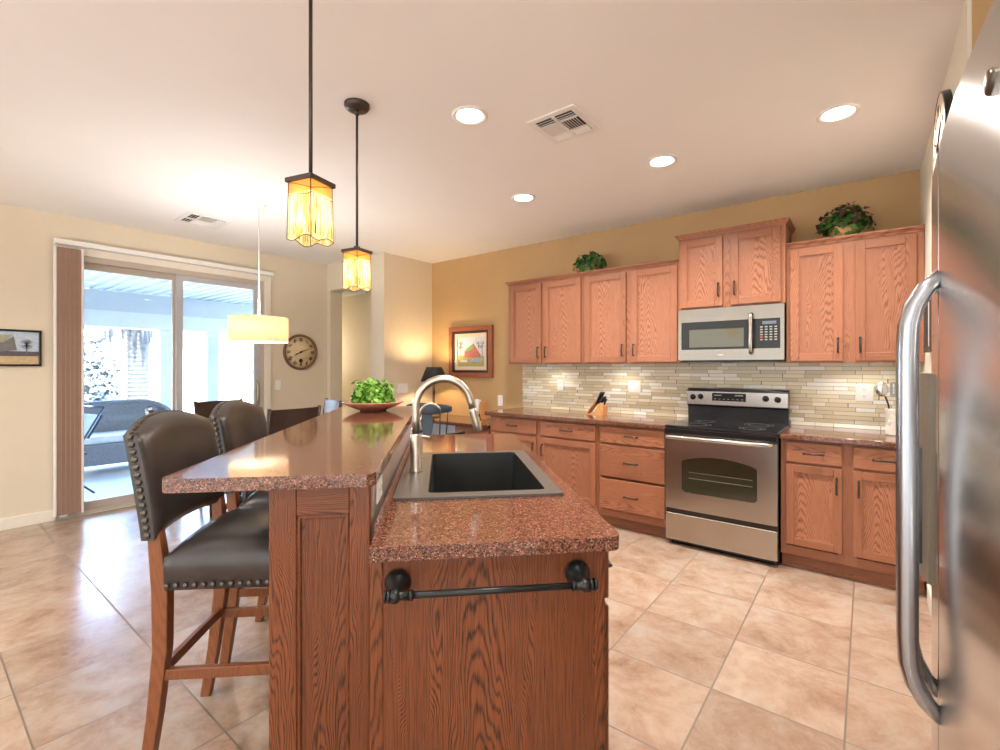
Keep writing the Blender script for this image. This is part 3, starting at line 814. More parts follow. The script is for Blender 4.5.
m.tube([(ha, yf, hz), (ha + .004, yf - .03, hz), (ha + .03, yf - .044, hz), ((ha + hb) / 2, yf - .047, hz), (hb - .03, yf - .044, hz), (hb - .004, yf - .03, hz), (hb, yf, hz)], [.013, .0145, .0155, .0155, .0155, .0145, .013], 14)
m.build('handle', 'steel', od)
m = MB(); m.box(x0 + .003, x1 - .003, yf + .003, yf + .03, .045, .250, .006); m.build('storage_drawer', 'steel', t)
MB().box(x0 + .005, x1 - .005, yf + .012, yf + .03, .245, .290).build('drawer_gap', 'black', t)
# backguard
yb = 4.245
def bgp(z0_, z1_, sag, n=14):
    lo = [(x0 + .005 + (x1 - x0 - .01) * i / n, z0_) for i in range(n + 1)]
    hi = [(x1 - .005 - (x1 - x0 - .01) * i / n, z1_ + sag * (1 - (2 * i / n - 1) ** 2)) for i in range(n + 1)]
    return lo + hi
m = MB(); m.prism([(yb, .918), (yb - .01, 1.03), (yb - .035, 1.045), (yb - .03, 1.165), (yb + .005, 1.185), (YB - .012, 1.185), (YB - .012, .918)], x0 + .003, x1 - .003, 'x'); bg = m.build('backguard', 'black', t)
m = MB(); m.plate(bgp(1.050, 1.163, .018), [], yb - .042, yb - .032, 'y'); fp = m.build('control_fascia', 'steel', bg)
m = MB(); m.plate(bgp(1.16, 1.172, .020), [], yb - .046, yb - .0, 'y'); m.build('top_trim', 'black', bg)
dp = MB().box(-1.025, -.77, yb - .046, yb - .040, 1.085, 1.150, .002).build('display', 'darkgrey', bg)
m = MB()
for k in range(7): m.box(-1.01 + k * .034, -.992 + k * .034, yb - .0468, yb - .045, 1.098, 1.102)
m.box(-.85, -.79, yb - .0468, yb - .045, 1.128, 1.138); m.box(-1.01, -.95, yb - .0468, yb - .045, 1.128, 1.134)
m.build('display_legend', plain('legend_grey', (.35, .36, .36), .4), dp)
for kx, kz_ in ((-1.180, 1.110), (-1.118, 1.115), (-.630, 1.115), (-.548, 1.110)):
    m = MB(); m.lathe([(.0001, -.028), (.015, -.028), (.018, -.022), (.020, -.004), (.024, 0)], (kx, yb - .042, kz_), 20, 'y'); m.box(kx - .004, kx + .004, yb - .078, yb - .066, kz_ - .018, kz_ + .018, .002)
    m.build('knob', 'black', bg)

# ------------------------------------------------------------------ the island (local: x = across towards the sink side, y = along, z up)
ISL = R(45)
isl = thing('kitchen_island', 'dark oak island base with towel bar end panel under the sink counter', 'island', (0, 0, 0), ISL, None)
X0, X1, Y0, Y1 = -.185, .440, 1.235, 3.10
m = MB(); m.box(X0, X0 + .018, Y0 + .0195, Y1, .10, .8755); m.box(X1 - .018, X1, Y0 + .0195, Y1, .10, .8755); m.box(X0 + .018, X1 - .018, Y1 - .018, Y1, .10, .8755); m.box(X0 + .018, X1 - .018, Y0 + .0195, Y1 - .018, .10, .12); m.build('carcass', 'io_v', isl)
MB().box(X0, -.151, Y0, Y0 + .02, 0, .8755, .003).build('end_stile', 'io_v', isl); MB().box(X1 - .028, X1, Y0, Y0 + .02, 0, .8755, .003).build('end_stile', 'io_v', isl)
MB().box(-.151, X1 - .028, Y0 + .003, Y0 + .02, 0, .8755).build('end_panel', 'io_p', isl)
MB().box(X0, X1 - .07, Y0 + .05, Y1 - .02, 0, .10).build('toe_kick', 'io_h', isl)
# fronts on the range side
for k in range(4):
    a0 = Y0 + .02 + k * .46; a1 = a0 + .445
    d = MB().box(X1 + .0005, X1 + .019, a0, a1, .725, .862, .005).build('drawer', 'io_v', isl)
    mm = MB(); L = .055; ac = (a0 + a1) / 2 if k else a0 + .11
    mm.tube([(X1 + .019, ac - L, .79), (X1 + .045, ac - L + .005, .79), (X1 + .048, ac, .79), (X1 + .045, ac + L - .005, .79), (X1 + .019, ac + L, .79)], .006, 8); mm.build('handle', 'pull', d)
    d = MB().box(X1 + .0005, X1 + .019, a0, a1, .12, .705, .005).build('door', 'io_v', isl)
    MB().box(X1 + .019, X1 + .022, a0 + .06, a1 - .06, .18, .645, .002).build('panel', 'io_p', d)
# towel bar: rests on posts screwed to the end panel
tb = thing('towel_bar', 'black iron towel bar on two round posts, on the island end panel', 'towel bar', ixy(Y0, .125) + (.775,), ISL)
for px, pz in ((-.113, .813), (.360, .813)):
    m = MB(); m.lathe([(.0001, .0045), (.033, .0045), (.034, -.004), (.032, -.010), (.024, -.022), (.016, -.038), (.0135, -.055), (.0135, -.086), (.0001, -.088)], (px - .125, -.005, pz - .775), 28, 'y')
    m.build('post', 'blackm', tb)
m = MB(); z_ = .038; yb_ = -.078
m.tube([(-.262, yb_, z_), (.262, yb_, z_)], .0085, 16)
for xx in (-.262, -.253, .250, .261): m.tube([(xx - .003, yb_, z_), (xx + .003, yb_, z_)], .0155, 16)
for xx in (-.20, .205): m.tube([(xx - .004, yb_, z_), (xx + .004, yb_, z_)], .0125, 16)
m.tube([(-.255, yb_, z_), (-.20, yb_, z_)], .0115, 16); m.tube([(.205, yb_, z_), (.255, yb_, z_)], .0115, 16)
m.build('rail', 'blackm', tb)

# raised bar wall
bw = thing('island_bar_wall', 'raised oak bar wall of the island with recessed end post panel', 'island', (0, 0, 0), ISL)
B0, B1, A0, A1 = -.483, -.206, 1.385, 3.50
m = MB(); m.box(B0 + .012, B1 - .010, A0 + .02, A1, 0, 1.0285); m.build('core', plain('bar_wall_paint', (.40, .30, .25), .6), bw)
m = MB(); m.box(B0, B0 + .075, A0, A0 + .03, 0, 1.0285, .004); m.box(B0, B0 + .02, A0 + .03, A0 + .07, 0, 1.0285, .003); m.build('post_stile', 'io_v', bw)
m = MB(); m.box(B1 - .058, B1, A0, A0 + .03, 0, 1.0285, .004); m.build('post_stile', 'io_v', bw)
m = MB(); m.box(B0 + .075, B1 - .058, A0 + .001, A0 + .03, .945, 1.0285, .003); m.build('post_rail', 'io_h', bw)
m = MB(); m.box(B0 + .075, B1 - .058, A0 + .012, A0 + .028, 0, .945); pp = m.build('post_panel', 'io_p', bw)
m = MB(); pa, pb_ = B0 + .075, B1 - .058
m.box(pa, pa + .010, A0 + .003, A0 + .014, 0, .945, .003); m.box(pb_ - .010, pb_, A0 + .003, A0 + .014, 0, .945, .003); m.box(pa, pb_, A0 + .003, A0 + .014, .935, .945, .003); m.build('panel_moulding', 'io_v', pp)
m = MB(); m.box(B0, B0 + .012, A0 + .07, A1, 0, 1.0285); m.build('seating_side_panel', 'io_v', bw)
cb_poly = [(B0, 1.0285), (B0 - .20, 1.0285), (B0 - .20, 1.0)] + [(B0 - .20 + .185 * math.sin(R(90 * i / 8)) , 1.0 - .19 * (1 - math.cos(R(90 * i / 8)))) for i in range(1, 9)] + [(B0 - .015, .79), (B0, .78)]
for a in (1.62, 2.45, 3.28):
    m = MB(); m.prism(cb_poly, a, a + .045, 'y'); m.build('corbel', 'io_h', bw)

# granite tops of the island
def island_top(name, label, x0, x1, y0, y1, z0, z1, hole=None, r=.03, poly=None):
    m = MB(); m.plate(poly or rrect(x0, x1, y0, y1, r, 6), [hole] if hole else [], z0, z1)
    o = m.build(name, 'granite'); c = o.location.copy()
    o.location = Matrix.Rotation(ISL, 3, 'Z') @ c; o.rotation_euler.z = ISL
    md = o.modifiers.new('bevel', 'BEVEL'); md.width = .009; md.segments = 3; md.limit_method = 'ANGLE'; md.angle_limit = R(50)
    return tag(o, label, 'countertop')
island_top('bar_countertop', 'high granite bar top of the island, plate with plant on it', -.752, -.188, 1.350, 3.66, 1.029, 1.067)
SX0, SX1, SY0, SY1 = -.166, .426, 1.615, 2.462
island_top('island_countertop', 'lower granite island top around the dark sink', -.184, .478, 1.205, 3.17, .876, .914, [(SX0 + .02, SY0 + .02), (SX1 - .02, SY0 + .02), (SX1 - .02, SY1 - .02), (SX0 + .02, SY1 - .02)],
           poly=[(-.182, 1.205)] + arc(.446, 1.237, .032, -90, 0, 6) + arc(.446, 3.138, .032, 0, 90, 6) + [(-.195, 3.17), (-.195, 1.386), (-.182, 1.384)])
# outlet on bar wall
def outlet(label, loc, rz, w=.072, h=.115, name='wall_outlet', kind='outlet', cat='outlet'):
    t = thing(name, label, cat, loc, rz)
    MB().box(-w / 2, w / 2, -.007, 0, -h / 2, h / 2, .003).build('cover_plate', 'plastic', t)
    if kind == 'outlet':
        for dz in (-.024, .024):
            if w > h: c = (dz, 0)
            else: c = (0, dz)
            MB().box(c[0] - .015, c[0] + .015, -.0095, -.006, c[1] - .015, c[1] + .015, .003).build('socket', 'plastic', t)
            m = MB()
            for s in (-1, 1): m.box(c[0] + s * .006 - .001, c[0] + s * .006 + .001, -.0098, -.0092, c[1] - .004, c[1] + .006)
            m.cyl((c[0], -.0098, c[1] - .009), (c[0], -.0092, c[1] - .009), .002, n=8); m.build('slots', 'slot', t)
    else:
        n = max(1, round(w / .046) - 0) if w > .09 else 1
        for k in range(n):
            xx = (k - (n - 1) / 2) * .046
            MB().box(xx - .016, xx + .016, -.010, -.006, -.033, .033, .002).build('rocker', 'plastic', t)
    return t
px, py = ixy(1.63, B1 - .010)
outlet('white outlet cover on the bar wall just above the sink counter', (px, py, .955), ISL + R(90), .125, .075)
outlet('white outlet on the tile backsplash left of the knife block', (-2.561, YB - .009, 1.175), 0)
outlet('white double switch plate on the tile backsplash right of the knife block', (-1.747, YB - .009, 1.18), 0, .118, .115, 'light_switch', 'rocker', 'light switch')
outlet('white outlet on the tile backsplash beside the utensil crock', (-.016, YB - .009, 1.18), 0, .105, .125)
outlet('small white outlet low on the back wall by the counter end', (-3.376, YB, .975), 0, .072, .125, 'wall_outlet', 'rocker')
outlet('white switch plate on the partition wall beside the desk lamp', (-4.52, 3.83, 1.105), R(90), .165, .115, 'light_switch', 'rocker', 'light switch')
outlet('white light switch beside the sliding door, below the clock', (XD, 2.863, 1.145), R(90), .072, .115, 'light_switch', 'rocker', 'light switch')

# sink
t = thing('kitchen_sink', 'black composite drop-in sink with rim greyed by painted sheen in the island counter', 'sink', (0, 0, .914), ISL)
HX0, HX1, HY0, HY1 = -.050, .372, 1.672, 2.425
zt_ = .0
m = MB(); m.plate(rrect(SX0, SX1, SY0, SY1, .012), [rrect(HX0, HX1, HY0, HY1, .02)], .0005, .009); r_ = m.build('rim', 'sinkrim_sheen', t)
md = r_.modifiers.new('bevel', 'BEVEL'); md.width = .004; md.segments = 2; md.limit_method = 'ANGLE'; md.angle_limit = R(50)
m = MB(); hole = rrect(HX0, HX1, HY0, HY1, .02); n = len(hole)
cx_, cy_ = (HX0 + HX1) / 2, (HY0 + HY1) / 2
V0 = [m.bm.verts.new((u, v, .006)) for u, v in hole]; V1 = [m.bm.verts.new((cx_ + (u - cx_) * .94, cy_ + (v - cy_) * .96, -.20)) for u, v in hole]; V2 = [m.bm.verts.new((cx_ + (u - cx_) * .88, cy_ + (v - cy_) * .92, -.215)) for u, v in hole]
for A, B in ((V0, V1), (V1, V2)):
    for k in range(n): m.bm.faces.new((A[k], A[(k + 1) % n], B[(k + 1) % n], B[k]))
m.bm.faces.new(V2)
m.build('basin', 'sinkin', t)
m = MB(); m.lathe([(.045, -.214), (.045, -.211), (.03, -.212), (.0001, -.213)], (cx_, cy_, 0), 20); m.build('drain', 'nickel', t)

# faucet
FX, FY = -.112, 2.03
t = thing('kitchen_faucet', 'brushed nickel gooseneck faucet at the left rim of the sink', 'faucet', ixy(FY, FX) + (.9235,), ISL)
m = MB(); m.lathe([(.029, 0), (.029, .006), (.025, .012), (.0245, .15), (.021, .158), (.019, .16)]); m.build('base', 'nickel', t)
m = MB(); z0_ = .155; R_ = .118; zc = .272
pts = [(0, 0, z0_), (0, 0, .22)] + [(R_ - R_ * math.cos(R(a)), 0, zc + R_ * math.sin(R(a)) * 1.02) for a in range(0, 171, 10)]
e = Vector(pts[-1]); d = (e - Vector(pts[-2])).normalized()
pts.append(tuple(e + d * .03)); m.tube(pts, .0162, 16); m.build('spout', 'nickel', t)
e2 = Vector(pts[-1]); m = MB(); m.tube([e2, e2 + d * .012, e2 + d * .06, e2 + d * .10, e2 + d * .104], [.0168, .0175, .0185, .0175, .015], 16); m.build('spray_head', 'nickel', t)
m = MB(); m.tube([(0, .022, .10), (0, .05, .102)], .014, 12); m.tube([(0, .05, .102), (-.01, .075, .125), (-.025, .085, .17)], [.009, .008, .006], 10); m.build('lever', 'nickel', t)
t = thing('filter_faucet', 'small curved filtered-water tap behind the gooseneck faucet', 'faucet', ixy(2.33, -.112) + (.9235,), ISL)
m = MB(); m.lathe([(.022, 0), (.022, .005), (.017, .01), (.017, .10), (.013, .11)]); m.build('base', 'nickel', t)
m = MB(); pts = [(0, 0, .10), (0, 0, .20)] + [(.055 - .055 * math.cos(R(a)), 0, .20 + .062 * math.sin(R(a))) for a in range(0, 156, 15)]; m.tube(pts, .0065, 10); m.build('spout', 'nickel', t)
m = MB(); m.tube([(0, 0, .085), (.0, -.035, .09)], .006, 8); m.build('lever', 'nickel', t)
t = thing('soap_dispenser', 'brushed nickel soap dispenser beside the gooseneck faucet base', 'soap dispenser', ixy(2.20, -.118) + (.9235,), ISL)
m = MB(); m.lathe([(.024, 0), (.024, .006), (.016, .012), (.015, .055), (.0001, .06)]); m.build('collar', 'nickel', t)
m = MB(); m.cyl((0, 0, .05), (0, 0, .12), .007, n=10); m.tube([(0, 0, .115), (.02, 0, .122), (.06, 0, .115)], .007, 10); m.build('pump', 'nickel', t)

# plate with plant on the bar
PX, PY = ixy(3.30, -.470)
t = thing('decorative_plate', 'wide shallow red and cream glazed plate on the bar top', 'plate', (PX, PY, 1.0675))
m = MB(); m.lathe([(.0001, 0), (.085, 0), (.09, .006), (.15, .028), (.205, .058), (.204, .063), (.15, .036), (.09, .014), (.0001, .012)], n=44); pl = m.build('bowl', 'plate', t)
m = MB(); m.lathe([(.165, .0435), (.2055, .0595), (.2065, .063), (.203, .0645), (.165, .0465)], n=44); m.build('rim_band', 'plate_in', t)
t = thing('potted_plant', 'bright green leafy plant with red bits on the glazed plate', 'plant', (PX - .005, PY, 1.0815))
m = MB(); m.lathe([(.0001, 0), (.055, 0), (.07, .05), (.072, .052), (.066, .052), (.0001, .047)]); m.build('pot', 'terracotta', t)
m = MB(); m.leaves((0, 0, .045), (.165, .155, .12), 260, .042, 3)
[m.leaves((.09 * math.cos(a), .09 * math.sin(a), .075 + h), (.075, .075, .08), 55, .040, 40 + i, False, .35) for i, (a, h) in enumerate(((.2, .03), (1.3, .05), (2.4, .02), (3.5, .055), (4.6, .03), (5.5, .06)))]
m.leaves((.0, 0, .13), (.07, .07, .075), 70, .040, 60, False, .3); m.build('foliage', 'leaf_bright', t)
m = MB()
for a, r_ in ((2.6, .13), (4.0, .10), (4.9, .12), (5.6, .15), (.2, .16), (4.5, .14)): m.leaves((r_ * math.cos(a), r_ * math.sin(a), .025), (.02, .02, .014), 9, .02, int(a * 10))
m.build('red_petals', 'petal', t)

# plants on the cabinets
def ivy(label, x, y, z, rx, rz, seed, red):
    t = thing('potted_ivy', label, 'plant', (x, y, z))
    m = MB(); m.lathe([(.0001, 0), (.075, 0), (.095, .05), (.10, .085), (.095, .09), (.088, .085), (.0001, .08)], n=24)
    for k in range(5): m.lathe([(.078 + .0045 * k, .01 + k * .016), (.083 + .0045 * k, .016 + k * .016), (.079 + .0045 * k, .024 + k * .016)], n=24)
    m.build('basket', 'basket', t)
    m = MB(); m.leaves((0, -.01, .07), (rx, .12, rz), 300, .05, seed); m.leaves((0, -.04, .05), (rx * .95, .11, rz * .45), 60, .045, seed + 1, False); m.build('foliage', 'leaf_dark', t)
    if red:
        m = MB(); m.leaves((0, -.01, .08), (rx * 1.05, .12, rz * 1.08), 55, .048, seed + 2, True, .85); m.build('red_foliage', 'winered', t)
    return t
ivy('trailing green ivy in a wicker basket on the second wall cabinet', -2.13, 4.15, UT + .024, .165, .15, 11, False)
ivy('green and wine-red ivy in a basket on the rightmost wall cabinet', -.125, 4.15, UT + .024, .165, .17, 21, True)

# knife block -----------------------------------------------------------
t = thing('knife_block', 'slanted wooden knife block with black handled knives on the counter', 'knife block', (-2.03, 4.10, .914), R(0))
poly = [(.085, 0), (.085, .075), (.045, .115), (.02, .135), (-.075, .012), (-.085, 0)]
m = MB(); m.prism([(.015, 0), (.082, 0), (.086, .085), (.055, .118), (.005, .04)], -.05, .05, 'y'); m.build('block', 'blockw', t)
m = MB(); m.prism([(-.10, 0), (-.09, -.0001 + .001), (.018, .135), (.008, .142)], -.046, .046, 'y'); m.prism([(-.10, 0), (.02, 0), (.02, .01), (-.10, .006)], -.046, .046, 'y'); m.build('stand', 'blockw', t)
d = Vector((.42, 0, .90)).normalized()
for k, (ox, oy) in enumerate(((.018, -.035), (.018, -.012), (.018, .012), (.018, .036), (.048, -.03), (.048, 0), (.048, .03), (.07, .0))):
    p = Vector((ox - .002, oy, .105 + (ox < .03) * .02 - (ox > .06) * .02)); L = .10 if ox < .03 else .075
    m = MB(); m.tube([p - d * .03, p, p + d * .012], [.004, .005, .006], 8); m.tube([p + d * .012, p + d * .03, p + d * L * .7, p + d * L], [.0085, .009, .0085, .0095], 8)
    m.build('knife_handle', 'knife', t)
# crock with utensils
t = thing('utensil_crock', 'white embossed ceramic utensil crock at the right end of the counter', 'crock', (.158, 4.08, .914))
m = MB(); m.lathe([(.0001, 0), (.060, 0), (.063, .005), (.061, .02), (.061, .155), (.065, .165), (.065, .175), (.058, .175), (.056, .16), (.056, .012), (.0001, .012)], n=32); cr = m.build('jar', 'crock', t)
m = MB(); ca = R(235)
for rr_ in (.04, .032): m.tube([(.0625 * math.sin(.0) + .0, 0, 0)] * 0 + [(.062 * math.cos(ca + rr_ / .062 * math.cos(q)), .062 * math.sin(ca + rr_ / .062 * math.cos(q)), .085 + rr_ * 1.2 * math.sin(q)) for q in [2 * PI * i / 24 for i in range(24)]], .0016, 6, False, True)
for q0, q1 in ((-.2, .2), (-.1, .25), (.0, -.25)): m.tube([(.062 * math.cos(ca + q0), .062 * math.sin(ca + q0), .07), (.062 * math.cos(ca + (q0 + q1) / 2), .062 * math.sin(ca + (q0 + q1) / 2), .09), (.062 * math.cos(ca + q1), .062 * math.sin(ca + q1), .105)], .002, 6)
m.build('embossing', 'crock', cr)
u = thing('serving_spoon', 'steel serving spoon leaning left in the utensil crock', 'utensil', (.145, 4.07, .930))
m = MB(); m.tube([(0, 0, 0), (-.035, 0, .19), (-.05, 0, .24)], [.004, .005, .006], 8); m.build('shaft', 'blackm', u)
m = MB(); m.ball((-.068, 0, .285), .035, (1, .3, 1.4)); m.build('bowl', 'steel_v', u)
u = thing('slotted_turner', 'slotted turner standing upright in the utensil crock', 'utensil', (.165, 4.085, .930))
m = MB(); m.tube([(0, 0, 0), (.0, 0, .19), (.0, 0, .235)], [.004, .005, .006], 8); m.build('shaft', 'blackm', u)
m = MB(); m.plate(rrect(-.045, .045, .235, .335, .015), [[(-.03 + k * .018, .26), (-.022 + k * .018, .26), (-.022 + k * .018, .325), (-.03 + k * .018, .325)] for k in range(4)], -.003, .003, 'y'); m.build('blade', plain('grey_nylon', (.25, .25, .26), .4), u)

# ------------------------------------------------------------------ refrigerator (front faces -x)
XF = .1035; YC = 1.06; RR = 6.0; FZ0, FZ1 = .09, 1.775
def fx(y): return XF + (y - YC) ** 2 / (2 * RR)
t = thing('refrigerator', 'stainless side-by-side refrigerator at the right edge, curved doors', 'refrigerator', (.5, 1.11, 0)); OFF[t.name] = Vector((.5, 1.11, 0))
YN, YS, YF_ = .66, 1.203, 1.555
m = MB(); m.box(.19, .92, YN + .005, YF_ - .005, .02, FZ1 - .02, .006); m.build('cabinet', 'darkgrey', t)
m = MB(); m.box(.17, .30, YN + .02, YF_ - .02, 0, .085); m.build('toe_grille', 'darkgrey', t)
def fdoor(y0, y1, name='door'):
    N = 26; r = .012
    ys = [y0 + (y1 - y0) * i / N for i in range(N + 1)]
    front = []
    for y in ys:
        e = min(y - y0, y1 - y); dx = 0 if e > r else (r - math.sqrt(max(0, r * r - (r - e) ** 2)))
        front.append((fx(y) + dx, y))
    # finer rounding
    fin = []
    for q in (0, .3, .8, 1.6, 3, 5, 8): fin.append(y0 + q * .0018)
    ys = sorted(set(fin + [y1 - (v - y0) for v in fin] + [v for v in ys if y0 + .016 < v < y1 - .016]))
    front = []
    for y in ys:
        e = min(y - y0, y1 - y); dx = 0 if e > r else (r - math.sqrt(max(0, r * r - (r - e) ** 2)))
        front.append((fx(y) + dx, y))
    m = MB(); m.prism(front + [(.185, y1), (.185, y0)], FZ0, FZ1, 'z')
    for f in m.bm.faces:
        if abs(f.normal.z) < .5: f.smooth = True
    for f in m.bm.faces: f.smooth = len(f.verts) == 4
    o = m.build(name, 'steel_v', t)
    return o
d1 = fdoor(YN, YS - .002); d2 = fdoor(YS + .002, YF_, 'freezer_door')
def fhandle(parent, y, zt, zb, off):
    m = MB(); x = fx(y)
    pts = [(x + .004, zt), (x - .018, zt - .022), (x - .034, zt - .052), (x - .0425, zt - .088), (x - .0445, zt - .14), (x - .0445, (zt + zb) / 2), (x - .0445, zb + .14), (x - .0425, zb + .088), (x - .034, zb + .052), (x - .018, zb + .022), (x + .004, zb)]
    m.tube([(a, y, c) for a, c in pts], [.013, .0145, .016, .0165, .0165, .0165, .0165, .0165, .016, .0145, .013], 18)
    m.build('handle', 'handle', parent)
fhandle(d1, YS - .030, 1.535, .722, 0); fhandle(d2, YS + .032, 1.535, .738, 0)
# dispenser in the freezer door
m = MB(); y0, y1 = 1.30, 1.535; zz0, zz1 = .915, 1.352; xs = fx(1.42)
prof = [(fx(y0) + .006, y0), (xs - .014, y0 + .02), (xs - .024, y0 + .06), (xs - .026, (y0 + y1) / 2), (xs - .024, y1 - .06), (xs - .012, y1 - .015), (fx(y1) + .006, y1)]
m.prism(prof + [(xs + .02, y1), (xs + .02, y0)], zz0, zz1, 'z'); dp = m.build('dispenser_bezel', plain('bezel_taupe', (.16, .135, .10), .4), d2)
m = MB(); m.box(xs - .0275, xs - .02, y0 + .05, y1 - .05, zz0 + .03, zz1 - .16); m.build('dispenser_recess', 'black', dp)
m = MB(); m.prism([(xs - .027, zz0 + .06), (xs - .045, zz0 + .03), (xs - .027, zz0 + .02)], y0 + .08, y1 - .08, 'y'); m.build('dispenser_paddle', 'plastic', dp)
m = MB()
for k in range(4): m.box(xs - .028, xs - .0255, y0 + .07, y1 - .07, zz1 - .05 - k * .03, zz1 - .035 - k * .03)
m.build('dispenser_buttons', 'plastic', dp)
# round emblem on the near door
m = MB(); ey = .765; m.lathe([(.0001, -.004), (.013, -.004), (.016, -.001), (.016, .002)], (fx(ey), ey, 1.690), 8, 'x'); m.build('emblem', plain('emblem_bronze', (.08, .06, .04), .3, .6), d1)

# ------------------------------------------------------------------ wall items
def strokes_numeral(m, s, cx, cz, ang, h, y):
    """roman numeral made of thin bars, reading outward"""
    wd = {'I': .30, 'V': .62, 'X': .62}
    tot = sum(wd[c] for c in s) * h * .8; x = -tot / 2
    def bar(u0, v0, u1, v1, th):
        L = math.hypot(u1 - u0, v1 - v0); a = math.atan2(v1 - v0, u1 - u0)
        mt = Matrix.Rotation(-ang, 4, 'Y')
        c = mt @ Vector(((u0 + u1) / 2, 0, (v0 + v1) / 2))
        rot = mt @ Matrix.Rotation(-a, 4, 'Y')
        m.box(cx + c.x - L / 2, cx + c.x + L / 2, y - .0012, y, cz + c.z - th / 2, cz + c.z + th / 2, 0, rot)
    for c in s:
        w_ = wd[c] * h * .8
        if c == 'I': bar(x + w_ / 2, -h / 2, x + w_ / 2, h / 2, h * .16)
        elif c == 'V': bar(x + w_ * .1, h / 2, x + w_ / 2, -h / 2, h * .17); bar(x + w_ * .9, h / 2, x + w_ / 2, -h / 2, h * .09)
        else: bar(x + w_ * .1, h / 2, x + w_ * .9, -h / 2, h * .17); bar(x + w_ * .9, h / 2, x + w_ * .1, -h / 2, h * .09)
        x += w_
def clock(label, loc, rz, rad, hands, rim, sub=True, flat_=False):
    t = thing('wall_clock', label, 'clock', loc, rz)
    if flat_: m = MB(); m.lathe([(rad * .97, -.024), (rad * .985, -.030), (rad, -.026), (rad, 0), (rad * .9, 0)], axis='y', n=48); m.build('rim', rim, t)
    else: m = MB(); m.lathe([(rad * .86, -.010), (rad * .88, -.024), (rad * .93, -.030), (rad * .98, -.024), (rad, -.010), (rad, 0)], axis='y', n=48); m.build('rim', rim, t)
    m = MB(); m.lathe([(rad * (.97 if flat_ else .88), 0), (rad * (.97 if flat_ else .88), -.010 - .018 * flat_), (.0001, -.010 - .018 * flat_)], axis='y', n=48); fc = m.build('dial', 'dial', t)
    m = MB()
    for k, s in enumerate(['XII', 'I', 'II', 'III', 'IV', 'V', 'VI', 'VII', 'VIII', 'IX', 'X', 'XI']):
        a = k * PI / 6
        strokes_numeral(m, s, rad * .70 * math.sin(a), rad * .70 * math.cos(a), a, rad * .20, -.0105 - .018 * flat_)
    m.build('numerals', 'ink', fc)
    if sub:
        m = MB(); m.lathe([(.0001, -.0125), (rad * .11, -.0125), (rad * .11, -.010)], (0, 0, -rad * .48), 20, 'y'); m.build('seconds_dial', 'ink', fc)
    for a, L, wd in ((hands[0], rad * .42, rad * .045), (hands[1], rad * .66, rad * .03)):
        m = MB(); c = (math.sin(a), math.cos(a))
        hy = -.014 - .018 * flat_; m.tube([(-c[0] * rad * .1, hy, -c[1] * rad * .1), (c[0] * L * .7, hy, c[1] * L * .7), (c[0] * L, hy, c[1] * L)], [wd * .4, wd * .45, wd * .12], 6)
        if L < rad * .5: m.lathe([(.0001, hy - .002), (wd * .9, hy - .002), (wd * .9, hy + .002)], (c[0] * L * .68, 0, c[1] * L * .68), 12, 'y')
        m.build('hand', 'ink', t)
    m = MB(); m.lathe([(.0001, -.019 - .018 * flat_), (rad * .05, -.018 - .018 * flat_), (rad * .05, -.010 - .018 * flat_)], axis='y', n=14); m.build('hub', 'ink', t)
    return t
clock('round roman numeral clock on the cream wall right of the sliding door', (XD, 3.158, 1.555), R(90), .228, (R(245), R(68)), 'clockwood')
M['dial2'] = plain('pale_dial', (.80, .62, .47), .5, var=.15, scale=9)
c2 = clock('round clock high on the right wall, seen edge-on beside the refrigerator', (XR, 2.98, 2.38), R(-90), .245, (R(300), R(60)), 'blackm', False, True)
for o in kids(c2):
    if o.name.startswith('dial'): o.data.materials[0] = M['dial2']

def frame(name, label, cat, loc, rz, w, h, fw, depth, fm, extra=None):
    t = thing(name, label, cat, loc, rz)
    m = MB(); m.plate([(-w / 2, -h / 2), (w / 2, -h / 2), (w / 2, h / 2), (-w / 2, h / 2)], [[(-w / 2 + fw, -h / 2 + fw), (w / 2 - fw, -h / 2 + fw), (w / 2 - fw, h / 2 - fw), (-w / 2 + fw, h / 2 - fw)]], -depth, 0, 'y')
    o = m.build('frame', fm, t)
    md = o.modifiers.new('bevel', 'BEVEL'); md.width = .006; md.segments = 2; md.limit_method = 'ANGLE'; md.angle_limit = R(50)
    return t
def flat(t, name, poly, y, mat, par=None):
    m = MB(); m.prism(poly, y - .0006, y + .0002, 'y'); return m.build(name, mat, par or t)
def pm(n, c): return plain(n, c, .6, var=.14, scale=40)
# barn painting on the back wall
pw, ph = .70, .625
t = frame('framed_painting', 'wood framed painting of a red barn on the back wall', 'painting', (-3.825, YB, 1.553), 0, pw, ph, .055, .045, 'framered')
m = MB(); m.plate([(-.295, -.258), (.295, -.258), (.295, .258), (-.295, .258)], [[(-.262, -.225), (.262, -.225), (.262, .225), (-.262, .225)]], -.032, -.004, 'y'); m.build('inner_frame', 'dark_wood', t)
m = MB(); m.plate([(-.262, -.225), (.262, -.225), (.262, .225), (-.262, .225)], [[(-.22, -.18), (.22, -.18), (.22, .18), (-.22, .18)]], -.022, -.004, 'y'); m.build('mat_board', 'mat_cream', t)
cv = MB().box(-.222, .222, -.010, -.004, -.182, .182).build('canvas', pm('painted_sky', (.55, .62, .74)), t)
Y = -.0105
flat(t, 'painted_field', [(-.222, -.182), (.222, -.182), (.222, -.05), (-.222, -.045)], Y, pm('painted_grass', (.42, .38, .15)), cv)
flat(t, 'painted_pond', [(-.02, -.12), (.16, -.125), (.20, -.085), (.03, -.08)], Y - .0008, pm('painted_water', (.35, .45, .58)), cv)
flat(t, 'painted_barn', [(-.108, -.07), (.152, -.068), (.155, -.03), (.047, .10), (.024, .03), (-.108, .009)], Y - .0008, pm('painted_barn_red', (.48, .15, .13)), cv)
